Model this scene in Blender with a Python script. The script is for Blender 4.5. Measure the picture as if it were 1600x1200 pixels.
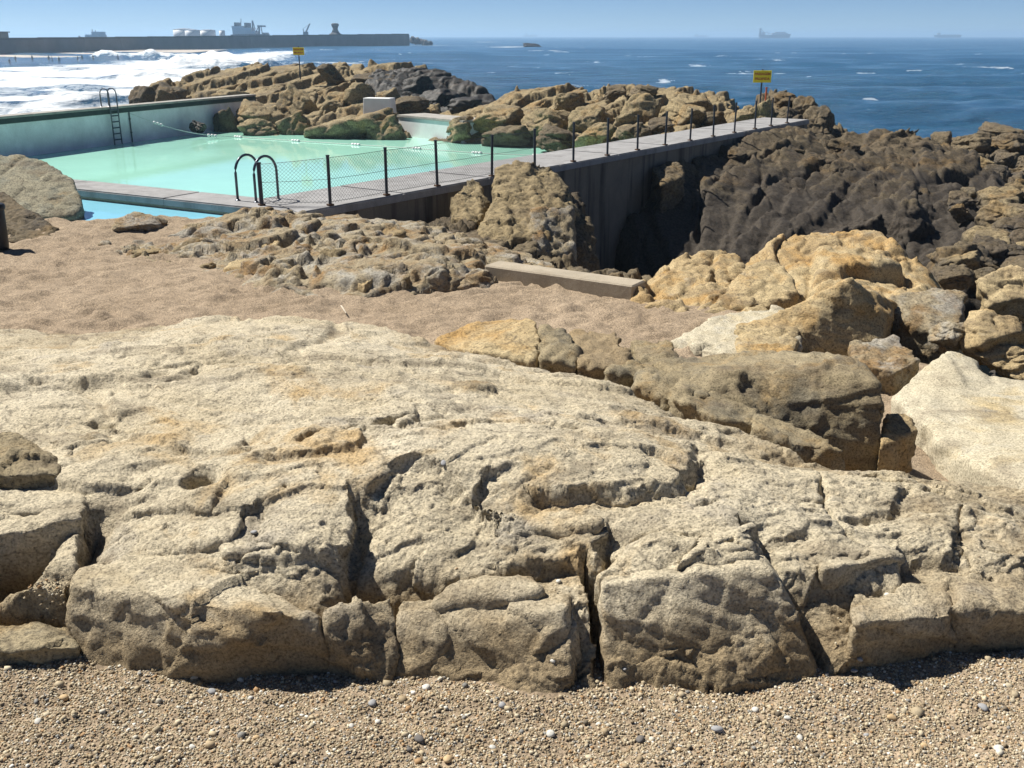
import bpy, bmesh, math, random
import numpy as np
from mathutils import Vector, Matrix

# ------------------------------------------------------------------ camera, sky, sun, exposure
S = bpy.context.scene
COL = S.collection
for o in list(bpy.data.objects):
    bpy.data.objects.remove(o)
CAMZ, PITCH, FPX = 6.0, math.radians(19.1), 1570.0
cam_d = bpy.data.cameras.new('camera')
cam = bpy.data.objects.new('camera', cam_d)
COL.objects.link(cam)
cam.location = (0, 0, CAMZ)
cam.rotation_euler = (math.radians(90) - PITCH, 0, 0)
cam_d.sensor_width = 36.0
cam_d.lens = 36.0 * FPX / 1600.0
cam_d.clip_start = 0.05
cam_d.clip_end = 30000
S.camera = cam

SUN = Vector((-0.60, 0.33, 0.88)).normalized()
SUN_EL = math.asin(SUN.z)
SUN_ROT = math.atan2(SUN.x, SUN.y)
world = bpy.data.worlds.new('World')
S.world = world
world.use_nodes = True
wn = world.node_tree
bg = wn.nodes['Background']
sky = wn.nodes.new('ShaderNodeTexSky')
sky.sky_type = 'NISHITA'
sky.sun_disc = False
sky.sun_elevation = SUN_EL
sky.sun_rotation = SUN_ROT
sky.air_density = 0.42
sky.dust_density = 0.0
sky.ozone_density = 6.0
sky.altitude = 0
wn.links.new(sky.outputs[0], bg.inputs[0])
bg.inputs[1].default_value = 0.056
sl = bpy.data.lights.new('sun', 'SUN')
sl.energy = 5.0
sl.angle = math.radians(0.53)
sl.color = (1.0, 0.955, 0.88)
so = bpy.data.objects.new('sun', sl)
COL.objects.link(so)
so.location = (-30, 10, 40)
so.rotation_euler = SUN.to_track_quat('Z', 'Y').to_euler()
S.view_settings.view_transform = 'Standard'
S.view_settings.look = 'None'
S.view_settings.gamma = 1.0
S.view_settings.exposure = 0.68
S.view_settings.use_curve_mapping = False
S.render.engine = 'CYCLES'
S.cycles.use_denoising = True
S.cycles.max_bounces = 6
S.cycles.diffuse_bounces = 2
S.cycles.glossy_bounces = 3
S.cycles.volume_bounces = 1

# ------------------------------------------------------------------ pixel -> world helpers
CT, ST = math.cos(PITCH), math.sin(PITCH)

def ray(px, py):
    r, u = (px - 800) / FPX, (600 - py) / FPX
    return r, CT + u * ST, -ST + u * CT

def PZ(px, py, z):
    d = ray(px, py)
    t = (z - CAMZ) / d[2]
    return (d[0] * t, d[1] * t, z)

def PY(px, py, y):
    d = ray(px, py)
    t = y / d[1]
    return (d[0] * t, y, CAMZ + d[2] * t)

# ------------------------------------------------------------------ numpy noise
F = np.float32

def hsh(ix, iy, iz, seed):
    h = (ix.astype(np.uint32) * np.uint32(0x8da6b343)) ^ (iy.astype(np.uint32) * np.uint32(0xd8163841)) \
        ^ (iz.astype(np.uint32) * np.uint32(0xcb1ab31f)) ^ np.uint32((seed * 0x9E3779B1) & 0xFFFFFFFF)
    h ^= h >> np.uint32(15); h *= np.uint32(0x2c1b3c6d)
    h ^= h >> np.uint32(12); h *= np.uint32(0x297a2d39)
    h ^= h >> np.uint32(15)
    return h

def u8(h, s):
    return ((h >> np.uint32(s)) & np.uint32(0xFF)).astype(F) * F(1 / 127.5) - F(1)

def gn2(x, y, seed=0):
    x = np.asarray(x, F); y = np.asarray(y, F)
    ix = np.floor(x).astype(np.int32); iy = np.floor(y).astype(np.int32)
    fx = x - ix; fy = y - iy
    u = fx * fx * fx * (fx * (fx * 6 - 15) + 10); v = fy * fy * fy * (fy * (fy * 6 - 15) + 10)
    z = np.zeros(1, np.int32)
    def c(a, b):
        h = hsh(ix + a, iy + b, z, seed)
        return u8(h, 0) * (fx - a) + u8(h, 8) * (fy - b)
    a = c(0, 0); b = c(1, 0); d = c(0, 1); e = c(1, 1)
    return (a + u * (b - a) + v * (d - a + u * (e - d - b + a))) * F(1.4)

def gn3(x, y, z, seed=0):
    x = np.asarray(x, F); y = np.asarray(y, F); z = np.asarray(z, F)
    ix = np.floor(x).astype(np.int32); iy = np.floor(y).astype(np.int32); iz = np.floor(z).astype(np.int32)
    fx = x - ix; fy = y - iy; fz = z - iz
    u = fx * fx * (3 - 2 * fx); v = fy * fy * (3 - 2 * fy); w = fz * fz * (3 - 2 * fz)
    out = 0
    for a in (0, 1):
        wa = u if a else 1 - u
        for b in (0, 1):
            wb = wa * (v if b else 1 - v)
            for c in (0, 1):
                h = hsh(ix + a, iy + b, iz + c, seed)
                out = out + wb * (w if c else 1 - w) * (u8(h, 0) * (fx - a) + u8(h, 8) * (fy - b) + u8(h, 16) * (fz - c))
    return out * F(1.3)

def fbm2(x, y, oct=5, seed=0, gain=.5):
    s = 0; a = 1.0; f = 1.0
    for i in range(oct):
        s = s + a * gn2(x * f + 17.3 * i, y * f - 9.1 * i, seed + i)
        a *= gain; f *= 2.03
    return s

def fbm3(x, y, z, oct=4, seed=0, gain=.5):
    s = 0; a = 1.0; f = 1.0
    for i in range(oct):
        s = s + a * gn3(x * f + 7.3 * i, y * f - 5.1 * i, z * f + 3.7 * i, seed + i)
        a *= gain; f *= 2.03
    return s

def sstep(a, b, x):
    t = np.clip((x - a) / (b - a), 0, 1)
    return t * t * (3 - 2 * t)

def blocks(x, y, cell, seed, ang=0.0, aniso=1.0, k=30.0, tilt=0.8, warp=0.25):
    """broken rock: tilted blocks with sharp joints. returns height (-1..1) and joint distance"""
    c, s = math.cos(ang), math.sin(ang)
    u = ((x * c + y * s) / (cell * aniso)).astype(F); v = ((-x * s + y * c) / cell).astype(F)
    if warp:
        wu = fbm2(u * 1.3, v * 1.3, 3, seed + 50); wv = fbm2(u * 1.3 + 9, v * 1.3 + 4, 3, seed + 60)
        u = u + warp * wu; v = v + warp * wv
    iu = np.floor(u).astype(np.int32); iv = np.floor(v).astype(np.int32)
    z = np.zeros(1, np.int32)
    num = np.zeros_like(u); den = np.full_like(u, 1e-9)
    f1 = np.full_like(u, 9.); f2 = np.full_like(u, 9.)
    for a in (-1, 0, 1):
        for b in (-1, 0, 1):
            h = hsh(iu + a, iv + b, z, seed)
            h2 = hsh(iu + a, iv + b, z + 7, seed)
            du = u - (iu + a + .5 + .45 * u8(h, 0)); dv = v - (iv + b + .5 + .45 * u8(h, 8))
            d2 = du * du + dv * dv
            w = np.exp(-k * d2)
            num += w * (u8(h, 16) * .6 + tilt * (u8(h2, 0) * du + u8(h2, 8) * dv)); den += w
            d = np.sqrt(d2)
            f2 = np.minimum(f2, np.maximum(f1, d)); f1 = np.minimum(f1, d)
    return num / den, f2 - f1

def facet3(x, y, z, cell, seed):
    """chipped planes: every 3D cell carries its own tilted plane"""
    u, v, w = (x / cell).astype(F), (y / cell).astype(F), (z / cell).astype(F)
    iu, iv, iw = (np.floor(q).astype(np.int32) for q in (u, v, w))
    best = np.full(u.shape, 9., F); val = np.zeros(u.shape, F)
    for a in (-1, 0, 1):
        for b in (-1, 0, 1):
            for c in (-1, 0, 1):
                h = hsh(iu + a, iv + b, iw + c, seed)
                du = u - (iu + a + .5 + .45 * u8(h, 0)); dv = v - (iv + b + .5 + .45 * u8(h, 8)); dw = w - (iw + c + .5 + .45 * u8(h, 16))
                d2 = du * du + dv * dv + dw * dw
                h2 = hsh(iu + a, iv + b, iw + c, seed + 77)
                t = .45 * u8(h2, 24) + .9 * (u8(h2, 0) * du + u8(h2, 8) * dv + u8(h2, 16) * dw)
                q = d2 < best
                val = np.where(q, t, val); best = np.where(q, d2, best)
    return val

def saw2(x, y, ang, step, seed, wob=.8, tw=.07):
    """stepped ledges: a sharp rise, then a slow fall, repeated across the strike"""
    q = (x * math.cos(ang) + y * math.sin(ang)) / step + wob * fbm2(x / (step * 3.5), y / (step * 3.5), 4, seed, .55)
    f = q - np.floor(q)
    tw = np.minimum(tw, .45)
    return np.where(f < tw, f / tw, 1 - (f - tw) / (1 - tw)) - .5

def saw3(x, y, z, dr, step, seed, wob=.9):
    q = (x * dr[0] + y * dr[1] + z * dr[2]) / step + wob * fbm3(x / (step * 3.2), y / (step * 3.2), z / (step * 3.2), 3, seed, .55)
    f = q - np.floor(q)
    return np.where(f < .08, f / .08, 1 - (f - .08) / .92) - .5

def tps(ctrl):
    """smooth height surface through control points, clamped to their range"""
    c = np.array(ctrl, float)
    n = len(c)
    def U(r2):
        return np.where(r2 > 1e-9, r2 * np.log(r2 + 1e-12), 0)
    d2 = ((c[:, None, :2] - c[None, :, :2]) ** 2).sum(-1)
    A = np.zeros((n + 3, n + 3)); A[:n, :n] = U(d2) + np.eye(n) * .02 * d2.mean()
    A[:n, n] = 1; A[:n, n + 1:] = c[:, :2]; A[n, :n] = 1; A[n + 1:, :n] = c[:, :2].T
    b = np.zeros(n + 3); b[:n] = c[:, 2]
    w = np.linalg.solve(A, b)
    lo, hi = c[:, 2].min() - .15, c[:, 2].max() + .15
    def f(x, y):
        o = w[n] + w[n + 1] * x + w[n + 2] * y
        for i in range(n):
            o = o + w[i] * U((x - c[i, 0]) ** 2 + (y - c[i, 1]) ** 2)
        return np.clip(o, lo, hi).astype(F)
    return f

def polydist(x, y, poly):
    """signed distance to polygon, positive inside"""
    d = np.full(x.shape, 1e9, F); ins = np.zeros(x.shape, bool)
    n = len(poly)
    for i in range(n):
        ax, ay = poly[i]; bx, by = poly[(i + 1) % n]
        ex, ey = bx - ax, by - ay
        t = np.clip(((x - ax) * ex + (y - ay) * ey) / (ex * ex + ey * ey), 0, 1)
        d = np.minimum(d, (x - ax - t * ex) ** 2 + (y - ay - t * ey) ** 2)
        if ay != by:
            c = ((ay > y) != (by > y)) & (x < (bx - ax) * (y - ay) / (by - ay) + ax)
            ins ^= c
    d = np.sqrt(d)
    return np.where(ins, d, -d)

def ledge(x, y, pts, drop, reach, soft=.02, fade=.15):
    """step down on the right-hand side of a polyline (plan view)"""
    pts = np.array([p[:2] for p in pts], float)
    m = 3.0 * reach + .3
    sel = (x > pts[:, 0].min() - m) & (x < pts[:, 0].max() + m) & (y > pts[:, 1].min() - m) & (y < pts[:, 1].max() + m)
    out = np.zeros(x.shape, F)
    if not sel.any():
        return out
    xs, ys = x[sel], y[sel]
    best = np.full(xs.shape, 1e9); side = np.zeros(xs.shape); over = np.zeros(xs.shape)
    n = len(pts) - 1
    for i in range(n):
        a, b = pts[i], pts[i + 1]
        e = b - a; L = np.hypot(*e); e = e / L
        t = (xs - a[0]) * e[0] + (ys - a[1]) * e[1]
        tc = np.clip(t, 0, L)
        d2 = (xs - a[0] - tc * e[0]) ** 2 + (ys - a[1] - tc * e[1]) ** 2
        s = (xs - a[0]) * e[1] - (ys - a[1]) * e[0]
        ov = np.zeros(xs.shape)
        if i == 0: ov = np.maximum(ov, -t)
        if i == n - 1: ov = np.maximum(ov, t - L)
        q = d2 < best
        best = np.where(q, d2, best); side = np.where(q, s, side); over = np.where(q, ov, over)
    d = np.sqrt(best) * np.sign(side)
    if isinstance(soft, np.ndarray): soft = soft[sel]
    out[sel] = -drop * sstep(-soft, soft, d) * np.exp(-np.maximum(d, 0) / reach) * np.exp(-(over / fade) ** 2)
    return out

def groove(x, y, pts, depth, width):
    pts = np.array([p[:2] for p in pts], float)
    m = 4 * width
    sel = (x > pts[:, 0].min() - m) & (x < pts[:, 0].max() + m) & (y > pts[:, 1].min() - m) & (y < pts[:, 1].max() + m)
    out = np.zeros(x.shape, F)
    if not sel.any():
        return out
    xs, ys = x[sel], y[sel]
    best = np.full(xs.shape, 1e9)
    for a, b in zip(pts[:-1], pts[1:]):
        e = b - a; L2 = (e ** 2).sum()
        t = np.clip(((xs - a[0]) * e[0] + (ys - a[1]) * e[1]) / L2, 0, 1)
        best = np.minimum(best, (xs - a[0] - t * e[0]) ** 2 + (ys - a[1] - t * e[1]) ** 2)
    out[sel] = -depth * np.exp(-best / width ** 2)
    return out

# ------------------------------------------------------------------ mesh helpers
def tag(o, label=None, cat=None, group=None, kind=None):
    if label: o['label'] = label
    if cat: o['category'] = cat
    if group: o['group'] = group
    if kind: o['kind'] = kind
    return o

def link(name, me, mat=None, parent=None):
    o = bpy.data.objects.new(name, me)
    COL.objects.link(o)
    if mat is not None and me is not None and not me.materials:
        me.materials.append(mat)
    if parent is not None:
        o.parent = parent
        o.matrix_parent_inverse = Matrix.Translation(-Vector(parent.location)) if parent.type == 'EMPTY' or parent.location.length else Matrix()
    return o

def empty(name, loc=(0, 0, 0)):
    o = bpy.data.objects.new(name, None)
    o.location = loc
    COL.objects.link(o)
    return o

def raw_mesh(name, V, Fc, smooth=True):
    """V (n,3), Fc (m,3|4) arrays"""
    me = bpy.data.meshes.new(name)
    V = np.ascontiguousarray(V, F); Fc = np.ascontiguousarray(Fc, np.int32)
    m, k = Fc.shape
    me.vertices.add(len(V)); me.vertices.foreach_set('co', V.ravel())
    me.loops.add(m * k); me.loops.foreach_set('vertex_index', Fc.ravel())
    me.polygons.add(m)
    me.polygons.foreach_set('loop_start', np.arange(0, m * k, k, dtype=np.int32))
    me.polygons.foreach_set('use_smooth', np.full(m, smooth))
    me.update(calc_edges=True)
    return me

def grid_faces(nr, nc, keep=None):
    i = np.arange(nr * nc).reshape(nr, nc)
    f = np.stack([i[:-1, :-1], i[:-1, 1:], i[1:, 1:], i[1:, :-1]], -1).reshape(-1, 4)
    if keep is not None:
        kf = keep.ravel()[f].any(1)
        f = f[kf]
    return f

def compact(V, f):
    used = np.zeros(len(V), bool); used[f.ravel()] = True
    idx = np.cumsum(used) - 1
    return V[used], idx[f], used

def grid_normals(X, Y, Z):
    P = np.stack([X, Y, Z], -1)
    a = np.gradient(P, axis=1); b = np.gradient(P, axis=0)
    n = np.cross(a, b)
    n /= np.linalg.norm(n, axis=-1, keepdims=True) + 1e-12
    n[n[..., 2] < 0] *= -1
    return n

def bm_new():
    return bmesh.new()

def bm_box(bm, cx, cy, cz, sx, sy, sz, rz=0.0, bevel=0.0):
    M = Matrix.Translation((cx, cy, cz)) @ Matrix.Rotation(rz, 4, 'Z') @ Matrix.Diagonal((sx, sy, sz, 1))
    r = bmesh.ops.create_cube(bm, size=1.0, matrix=M)
    if bevel:
        es = list({e for v in r['verts'] for e in v.link_edges})
        bmesh.ops.bevel(bm, geom=es, offset=bevel, segments=1, affect='EDGES')

def bm_tube(bm, pts, r, n=8, cap=True):
    pts = [Vector(p) for p in pts]
    rings = []
    ref = Vector((0, 0, 1))
    for i, p in enumerate(pts):
        t = (pts[min(i + 1, len(pts) - 1)] - pts[max(i - 1, 0)]).normalized()
        a = t.cross(ref)
        if a.length < .05: a = t.cross(Vector((1, 0.2, 0)))
        a.normalize(); b = t.cross(a)
        rr = r[i] if isinstance(r, (list, tuple)) else r
        rings.append([bm.verts.new(p + (a * math.cos(k * 2 * math.pi / n) + b * math.sin(k * 2 * math.pi / n)) * rr) for k in range(n)])
    for A, B in zip(rings[:-1], rings[1:]):
        for k in range(n):
            bm.faces.new((A[k], A[(k + 1) % n], B[(k + 1) % n], B[k]))
    if cap and n > 2:
        bm.faces.new(rings[0]); bm.faces.new(rings[-1])

def bm_prism(bm, poly, z0, z1):
    a = [bm.verts.new((p[0], p[1], z0)) for p in poly]
    b = [bm.verts.new((p[0], p[1], z1)) for p in poly]
    n = len(poly)
    bm.faces.new(a[::-1]); bm.faces.new(b)
    for i in range(n):
        bm.faces.new((a[i], a[(i + 1) % n], b[(i + 1) % n], b[i]))

def bm_lathe(bm, prof, cx, cy, n=20):
    rings = [[bm.verts.new((cx + r * math.cos(2 * math.pi * k / n), cy + r * math.sin(2 * math.pi * k / n), z)) for k in range(n)] for r, z in prof]
    for A, B in zip(rings[:-1], rings[1:]):
        for k in range(n):
            bm.faces.new((A[k], A[(k + 1) % n], B[(k + 1) % n], B[k]))
    bm.faces.new(rings[0][::-1]); bm.faces.new(rings[-1])

def bm_obj(name, bm, mat, parent=None, smooth=False):
    bmesh.ops.recalc_face_normals(bm, faces=bm.faces)
    me = bpy.data.meshes.new(name)
    bm.to_mesh(me); bm.free()
    if smooth:
        me.polygons.foreach_set('use_smooth', np.full(len(me.polygons), True))
    return link(name, me, mat, parent)

# ------------------------------------------------------------------ materials
def nodes(name):
    m = bpy.data.materials.new(name)
    m.use_nodes = True
    nt = m.node_tree
    return m, nt, nt.nodes['Principled BSDF']

def N(nt, typ, **kw):
    n = nt.nodes.new(typ)
    for k, v in kw.items():
        if k.startswith('i_'):
            n.inputs[k[2:].replace('_', ' ')].default_value = v
        else:
            setattr(n, k, v)
    return n

def ramp(nt, src, stops):
    r = nt.nodes.new('ShaderNodeValToRGB')
    el = r.color_ramp.elements
    while len(el) > 1: el.remove(el[-1])
    for i, (p, c) in enumerate(stops):
        e = el[0] if i == 0 else el.new(p)
        e.position = p
        e.color = (c, c, c, 1) if not isinstance(c, tuple) else (*c, 1)
    nt.links.new(src, r.inputs[0])
    return r.outputs[0]

def mix(nt, fac, a, b, typ='MIX'):
    n = nt.nodes.new('ShaderNodeMix'); n.data_type = 'RGBA'; n.blend_type = typ
    for sock, v in ((n.inputs[0], fac), (n.inputs[6], a), (n.inputs[7], b)):
        if isinstance(v, (int, float)): sock.default_value = v
        elif isinstance(v, tuple): sock.default_value = (*v, 1)
        else: nt.links.new(v, sock)
    return n.outputs[2]

def math_n(nt, op, a, b=0.0, c=None):
    n = nt.nodes.new('ShaderNodeMath'); n.operation = op
    for i, v in enumerate((a, b) if c is None else (a, b, c)):
        if isinstance(v, (int, float)): n.inputs[i].default_value = v
        else: nt.links.new(v, n.inputs[i])
    return n.outputs[0]

def noise(nt, vec, scale, detail=5, rough=.55, dist=0.0):
    n = N(nt, 'ShaderNodeTexNoise')
    n.inputs['Scale'].default_value = scale; n.inputs['Detail'].default_value = detail
    n.inputs['Roughness'].default_value = rough; n.inputs['Distortion'].default_value = dist
    nt.links.new(vec, n.inputs['Vector'])
    return n.outputs[0]

def mapping(nt, vec, scale=(1, 1, 1), rot=(0, 0, 0)):
    n = N(nt, 'ShaderNodeMapping')
    n.inputs['Scale'].default_value = scale; n.inputs['Rotation'].default_value = rot
    nt.links.new(vec, n.inputs['Vector'])
    return n.outputs[0]

def bump(nt, h, strength, dist, prev=None):
    b = N(nt, 'ShaderNodeBump')
    b.inputs['Strength'].default_value = strength; b.inputs['Distance'].default_value = dist
    nt.links.new(h, b.inputs['Height'])
    if prev is not None: nt.links.new(prev, b.inputs['Normal'])
    return b.outputs[0]

def rock_mat(name, c1, c2, ochre, grey, s=1.0, ochre_amt=.5, grey_amt=.5, grain=45.0, bumpd=.012, tide=None, tide_col=(.035, .03, .026), tide_amp=3.2, tide_w=.7, tide_mix=.9, cr=1.6, crm=.5, rib=None, spec=.25, rough=.9):
    m, nt, bs = nodes(name)
    pos = N(nt, 'ShaderNodeNewGeometry').outputs['Position']
    base = ramp(nt, noise(nt, pos, .9 * s, 7, .62, .3), [(.3, c1), (.7, c2)])
    strat = noise(nt, mapping(nt, pos, (1.2 * s, 2.4 * s, 7 * s), (.25, .35, .4)), 1.0, 6, .6)
    f = ramp(nt, noise(nt, pos, 1.6 * s, 6, .6, .6), [(.62 - .22 * ochre_amt, 0.0), (.74 - .16 * ochre_amt, 1.0)])
    col = mix(nt, math_n(nt, 'MULTIPLY', f, .75), base, ochre)
    g = ramp(nt, noise(nt, pos, 2.3 * s, 7, .68, .2), [(.66 - .22 * grey_amt, 0.0), (.76 - .18 * grey_amt, 1.0)])
    col = mix(nt, math_n(nt, 'MULTIPLY', g, .7), col, grey)
    col = mix(nt, ramp(nt, strat, [(.36, 1.0), (.47, 0.0)]), col, mix(nt, .45, col, (.12, .09, .06)))
    spk = noise(nt, pos, grain, 3, .7)
    col = mix(nt, 1.0, col, ramp(nt, spk, [(.32, .38), (.46, .95), (.68, 1.38)]), 'MULTIPLY')
    vor = N(nt, 'ShaderNodeTexVoronoi'); vor.inputs['Scale'].default_value = grain * .9
    nt.links.new(pos, vor.inputs['Vector'])
    col = mix(nt, .35, col, ramp(nt, vor.outputs['Color'], [(.15, .7), (.55, 1.0), (.9, 1.2)]), 'MULTIPLY')
    if tide is not None:
        sx = N(nt, 'ShaderNodeSeparateXYZ'); nt.links.new(pos, sx.inputs[0])
        h = math_n(nt, 'ADD', sx.outputs[2], math_n(nt, 'MULTIPLY', math_n(nt, 'SUBTRACT', noise(nt, pos, .7 if tide_amp > 1 else 3.0, 6, .65), .5), tide_amp))
        wet = ramp(nt, math_n(nt, 'DIVIDE', math_n(nt, 'SUBTRACT', h, tide - .5 * tide_w / .7), tide_w / .7), [(0.05, 1.0), (.75, 0.0)])
        col = mix(nt, math_n(nt, 'MULTIPLY', wet, tide_mix), col, mix(nt, 1.0, ramp(nt, spk, [(.3, .6), (.7, 1.7)]), tide_col, 'MULTIPLY'))
    # hairline joints: thin recessed lines with dirt in them
    warp = N(nt, 'ShaderNodeVectorMath', operation='MULTIPLY_ADD')
    wn_ = N(nt, 'ShaderNodeTexNoise'); wn_.inputs['Scale'].default_value = 1.7 * cr; wn_.inputs['Detail'].default_value = 5
    nt.links.new(pos, wn_.inputs['Vector'])
    nt.links.new(wn_.outputs['Color'], warp.inputs[0]); warp.inputs[1].default_value = (.55 / cr,) * 3; nt.links.new(pos, warp.inputs[2])
    ed = N(nt, 'ShaderNodeTexVoronoi', feature='DISTANCE_TO_EDGE'); ed.inputs['Scale'].default_value = cr
    nt.links.new(mapping(nt, warp.outputs[0], (.75, .75, 1.7), (.3, .5, .2)), ed.inputs['Vector'])
    gate = ramp(nt, noise(nt, pos, .8 * cr, 3, .5), [(.42, 0.0), (.56, 1.0)])
    line = math_n(nt, 'MULTIPLY', ramp(nt, ed.outputs['Distance'], [(0.0, 1.0), (.022, 0.0)]), gate)
    col = mix(nt, math_n(nt, 'MULTIPLY', line, crm), col, (.05, .04, .03))
    nt.links.new(col, bs.inputs['Base Color'])
    bs.inputs['Roughness'].default_value = rough
    bs.inputs['Specular IOR Level'].default_value = spec
    b1 = bump(nt, noise(nt, pos, grain * .45, 6, .8), .8, bumpd * 1.3)
    if rib:
        mp = N(nt, 'ShaderNodeMapping', vector_type='TEXTURE')
        mp.inputs['Rotation'].default_value = (0, rib[2], rib[1]); mp.inputs['Scale'].default_value = tuple(1 / v for v in rib[0])
        nt.links.new(pos, mp.inputs['Vector'])
        rn = N(nt, 'ShaderNodeTexNoise', noise_type='RIDGED_MULTIFRACTAL'); rn.inputs['Scale'].default_value = 1.0; rn.inputs['Detail'].default_value = 4
        nt.links.new(mp.outputs[0], rn.inputs['Vector'])
        b1 = bump(nt, rn.outputs[0], .55, rib[3], b1)
    b1 = bump(nt, line, -.9, .10 / cr, b1)
    b2 = bump(nt, spk, 1.0, bumpd * .8, b1)
    nt.links.new(b2, bs.inputs['Normal'])
    return m

M = {}
M['slab'] = rock_mat('granite_slab', (0.484, 0.409, 0.273), (0.568, 0.502, 0.370), (0.444, 0.298, 0.128), (0.376, 0.337, 0.269), 1.1, .3, .5, 80, .011, tide=3.92, tide_col=(.21, .15, .078), tide_amp=.55, tide_w=.22, tide_mix=.8, cr=2.6, rib=((1.6, 9.0, 11.0), .1, .1, .010))
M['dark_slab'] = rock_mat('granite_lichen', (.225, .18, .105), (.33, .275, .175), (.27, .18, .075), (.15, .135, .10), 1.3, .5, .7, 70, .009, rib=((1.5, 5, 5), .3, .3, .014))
M['pale'] = rock_mat('granite_pale', (0.396, 0.345, 0.238), (0.475, 0.432, 0.325), (0.380, 0.293, 0.150), (0.348, 0.333, 0.285), .8, .3, .4, 60, .004, cr=.8, crm=.3)
M['ochre'] = rock_mat('granite_ochre', (0.332, 0.237, 0.119), (0.443, 0.356, 0.206), (0.364, 0.214, 0.067), (0.332, 0.293, 0.221), .9, .6, .35, 45, .012, rib=((1.2, 3.2, 3.6), .8, .4, .02))
M['mid'] = rock_mat('granite_mid', (0.237, 0.186, 0.109), (0.320, 0.269, 0.179), (0.230, 0.128, 0.042), (0.320, 0.307, 0.269), 1.0, .6, .8, 34, .016, cr=2.0, rib=((.8, 3.2, 4.2), -.25, .2, .03))
M['island'] = rock_mat('granite_island', (0.208, 0.159, 0.086), (0.291, 0.231, 0.131), (0.250, 0.156, 0.059), (0.138, 0.121, 0.090), .45, .45, .5, 14, .03, tide=1.55, tide_col=(.07, .058, .042), cr=.75, rib=((.3, 1.3, 1.8), .45, .25, .07))
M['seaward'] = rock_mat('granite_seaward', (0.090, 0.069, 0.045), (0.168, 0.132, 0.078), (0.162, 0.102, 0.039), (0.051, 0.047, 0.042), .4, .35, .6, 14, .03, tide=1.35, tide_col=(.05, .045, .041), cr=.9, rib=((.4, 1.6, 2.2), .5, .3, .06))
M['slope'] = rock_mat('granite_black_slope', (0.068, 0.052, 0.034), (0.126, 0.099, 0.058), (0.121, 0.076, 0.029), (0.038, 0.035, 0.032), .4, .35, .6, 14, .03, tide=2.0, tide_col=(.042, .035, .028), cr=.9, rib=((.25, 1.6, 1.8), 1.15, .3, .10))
M['wetgrey'] = rock_mat('granite_grey_green', (.20, .18, .12), (.29, .265, .185), (.26, .19, .10), (.17, .175, .14), 1.0, .4, .7, 34, .012)
M['black'] = rock_mat('rock_wet_black', (0.012, 0.011, 0.010), (0.028, 0.024, 0.020), (0.055, 0.039, 0.019), (0.022, 0.021, 0.019), .5, .2, .5, 14, .03, spec=.4, rough=.6)

def simple(name, col, rough=.6, metal=0.0, var=.0, vs=3.0, bumpd=0.0, spec=.4):
    m, nt, bs = nodes(name)
    bs.inputs['Roughness'].default_value = rough; bs.inputs['Metallic'].default_value = metal
    bs.inputs['Specular IOR Level'].default_value = spec
    pos = N(nt, 'ShaderNodeNewGeometry').outputs['Position']
    n = noise(nt, pos, vs, 6, .65)
    c = mix(nt, 1.0, col, ramp(nt, n, [(.25, 1 - var), (.75, 1 + var)]), 'MULTIPLY')
    nt.links.new(c, bs.inputs['Base Color'])
    if bumpd: nt.links.new(bump(nt, noise(nt, pos, vs * 8, 5, .7), .7, bumpd), bs.inputs['Normal'])
    return m

M['steel_dark'] = simple('painted_steel_dark', (.03, .033, .045), .45, .0, .25, 8)
M['rail'] = simple('painted_rail', (.05, .062, .085), .3, .3, .2, 8, spec=.6)
M['wire'] = simple('galvanised_wire', (.10, .11, .12), .5, .4, .2, 20)
M['yellow'] = simple('sign_yellow', (.90, .66, .02), .5, 0, .06, 4)
M['red'] = simple('sign_red', (.50, .09, .02), .5, 0, .1, 9)
M['white'] = simple('white_paint', (.72, .73, .72), .6, 0, .10, 2.0, .003)
M['buoy'] = simple('white_plastic', (.80, .80, .78), .4, 0, .04, 9)
M['rope'] = simple('rope', (.62, .64, .60), .8, 0, .1, 9)
M['wood'] = simple('driftwood', (.55, .49, .38), .9, 0, .15, 30)
M['pipe'] = simple('dark_pipe', (.06, .07, .08), .5, 0, .2, 6)
M['bin'] = simple('black_plastic', (.012, .012, .013), .45, 0, .2, 6)
M['stain'] = simple('dark_hole', (.02, .02, .02), .9, 0, .2, 6)
M['breakwater'] = simple('breakwater_concrete', (.13, .125, .125), .9, 0, .25, .12, .05)
M['parapet'] = simple('breakwater_parapet', (.085, .09, .085), .9, 0, .2, .2)
M['ship_white'] = simple('ship_white', (.66, .68, .70), .5, 0, .05, .3)
M['ship_dark'] = simple('ship_hull_dark', (.07, .08, .11), .6, 0, .15, .1)
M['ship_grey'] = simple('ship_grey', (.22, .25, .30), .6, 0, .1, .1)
M['tank'] = simple('tank_white', (.74, .75, .75), .5, 0, .06, .1)
M['tower'] = simple('tower_concrete', (.08, .08, .085), .9, 0, .2, .3)
M['skin'] = simple('wetsuit', (.02, .02, .025), .7, 0, .2, 5)
M['bird'] = simple('bird_dark', (.03, .028, .026), .7, 0, .2, 20)

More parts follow.
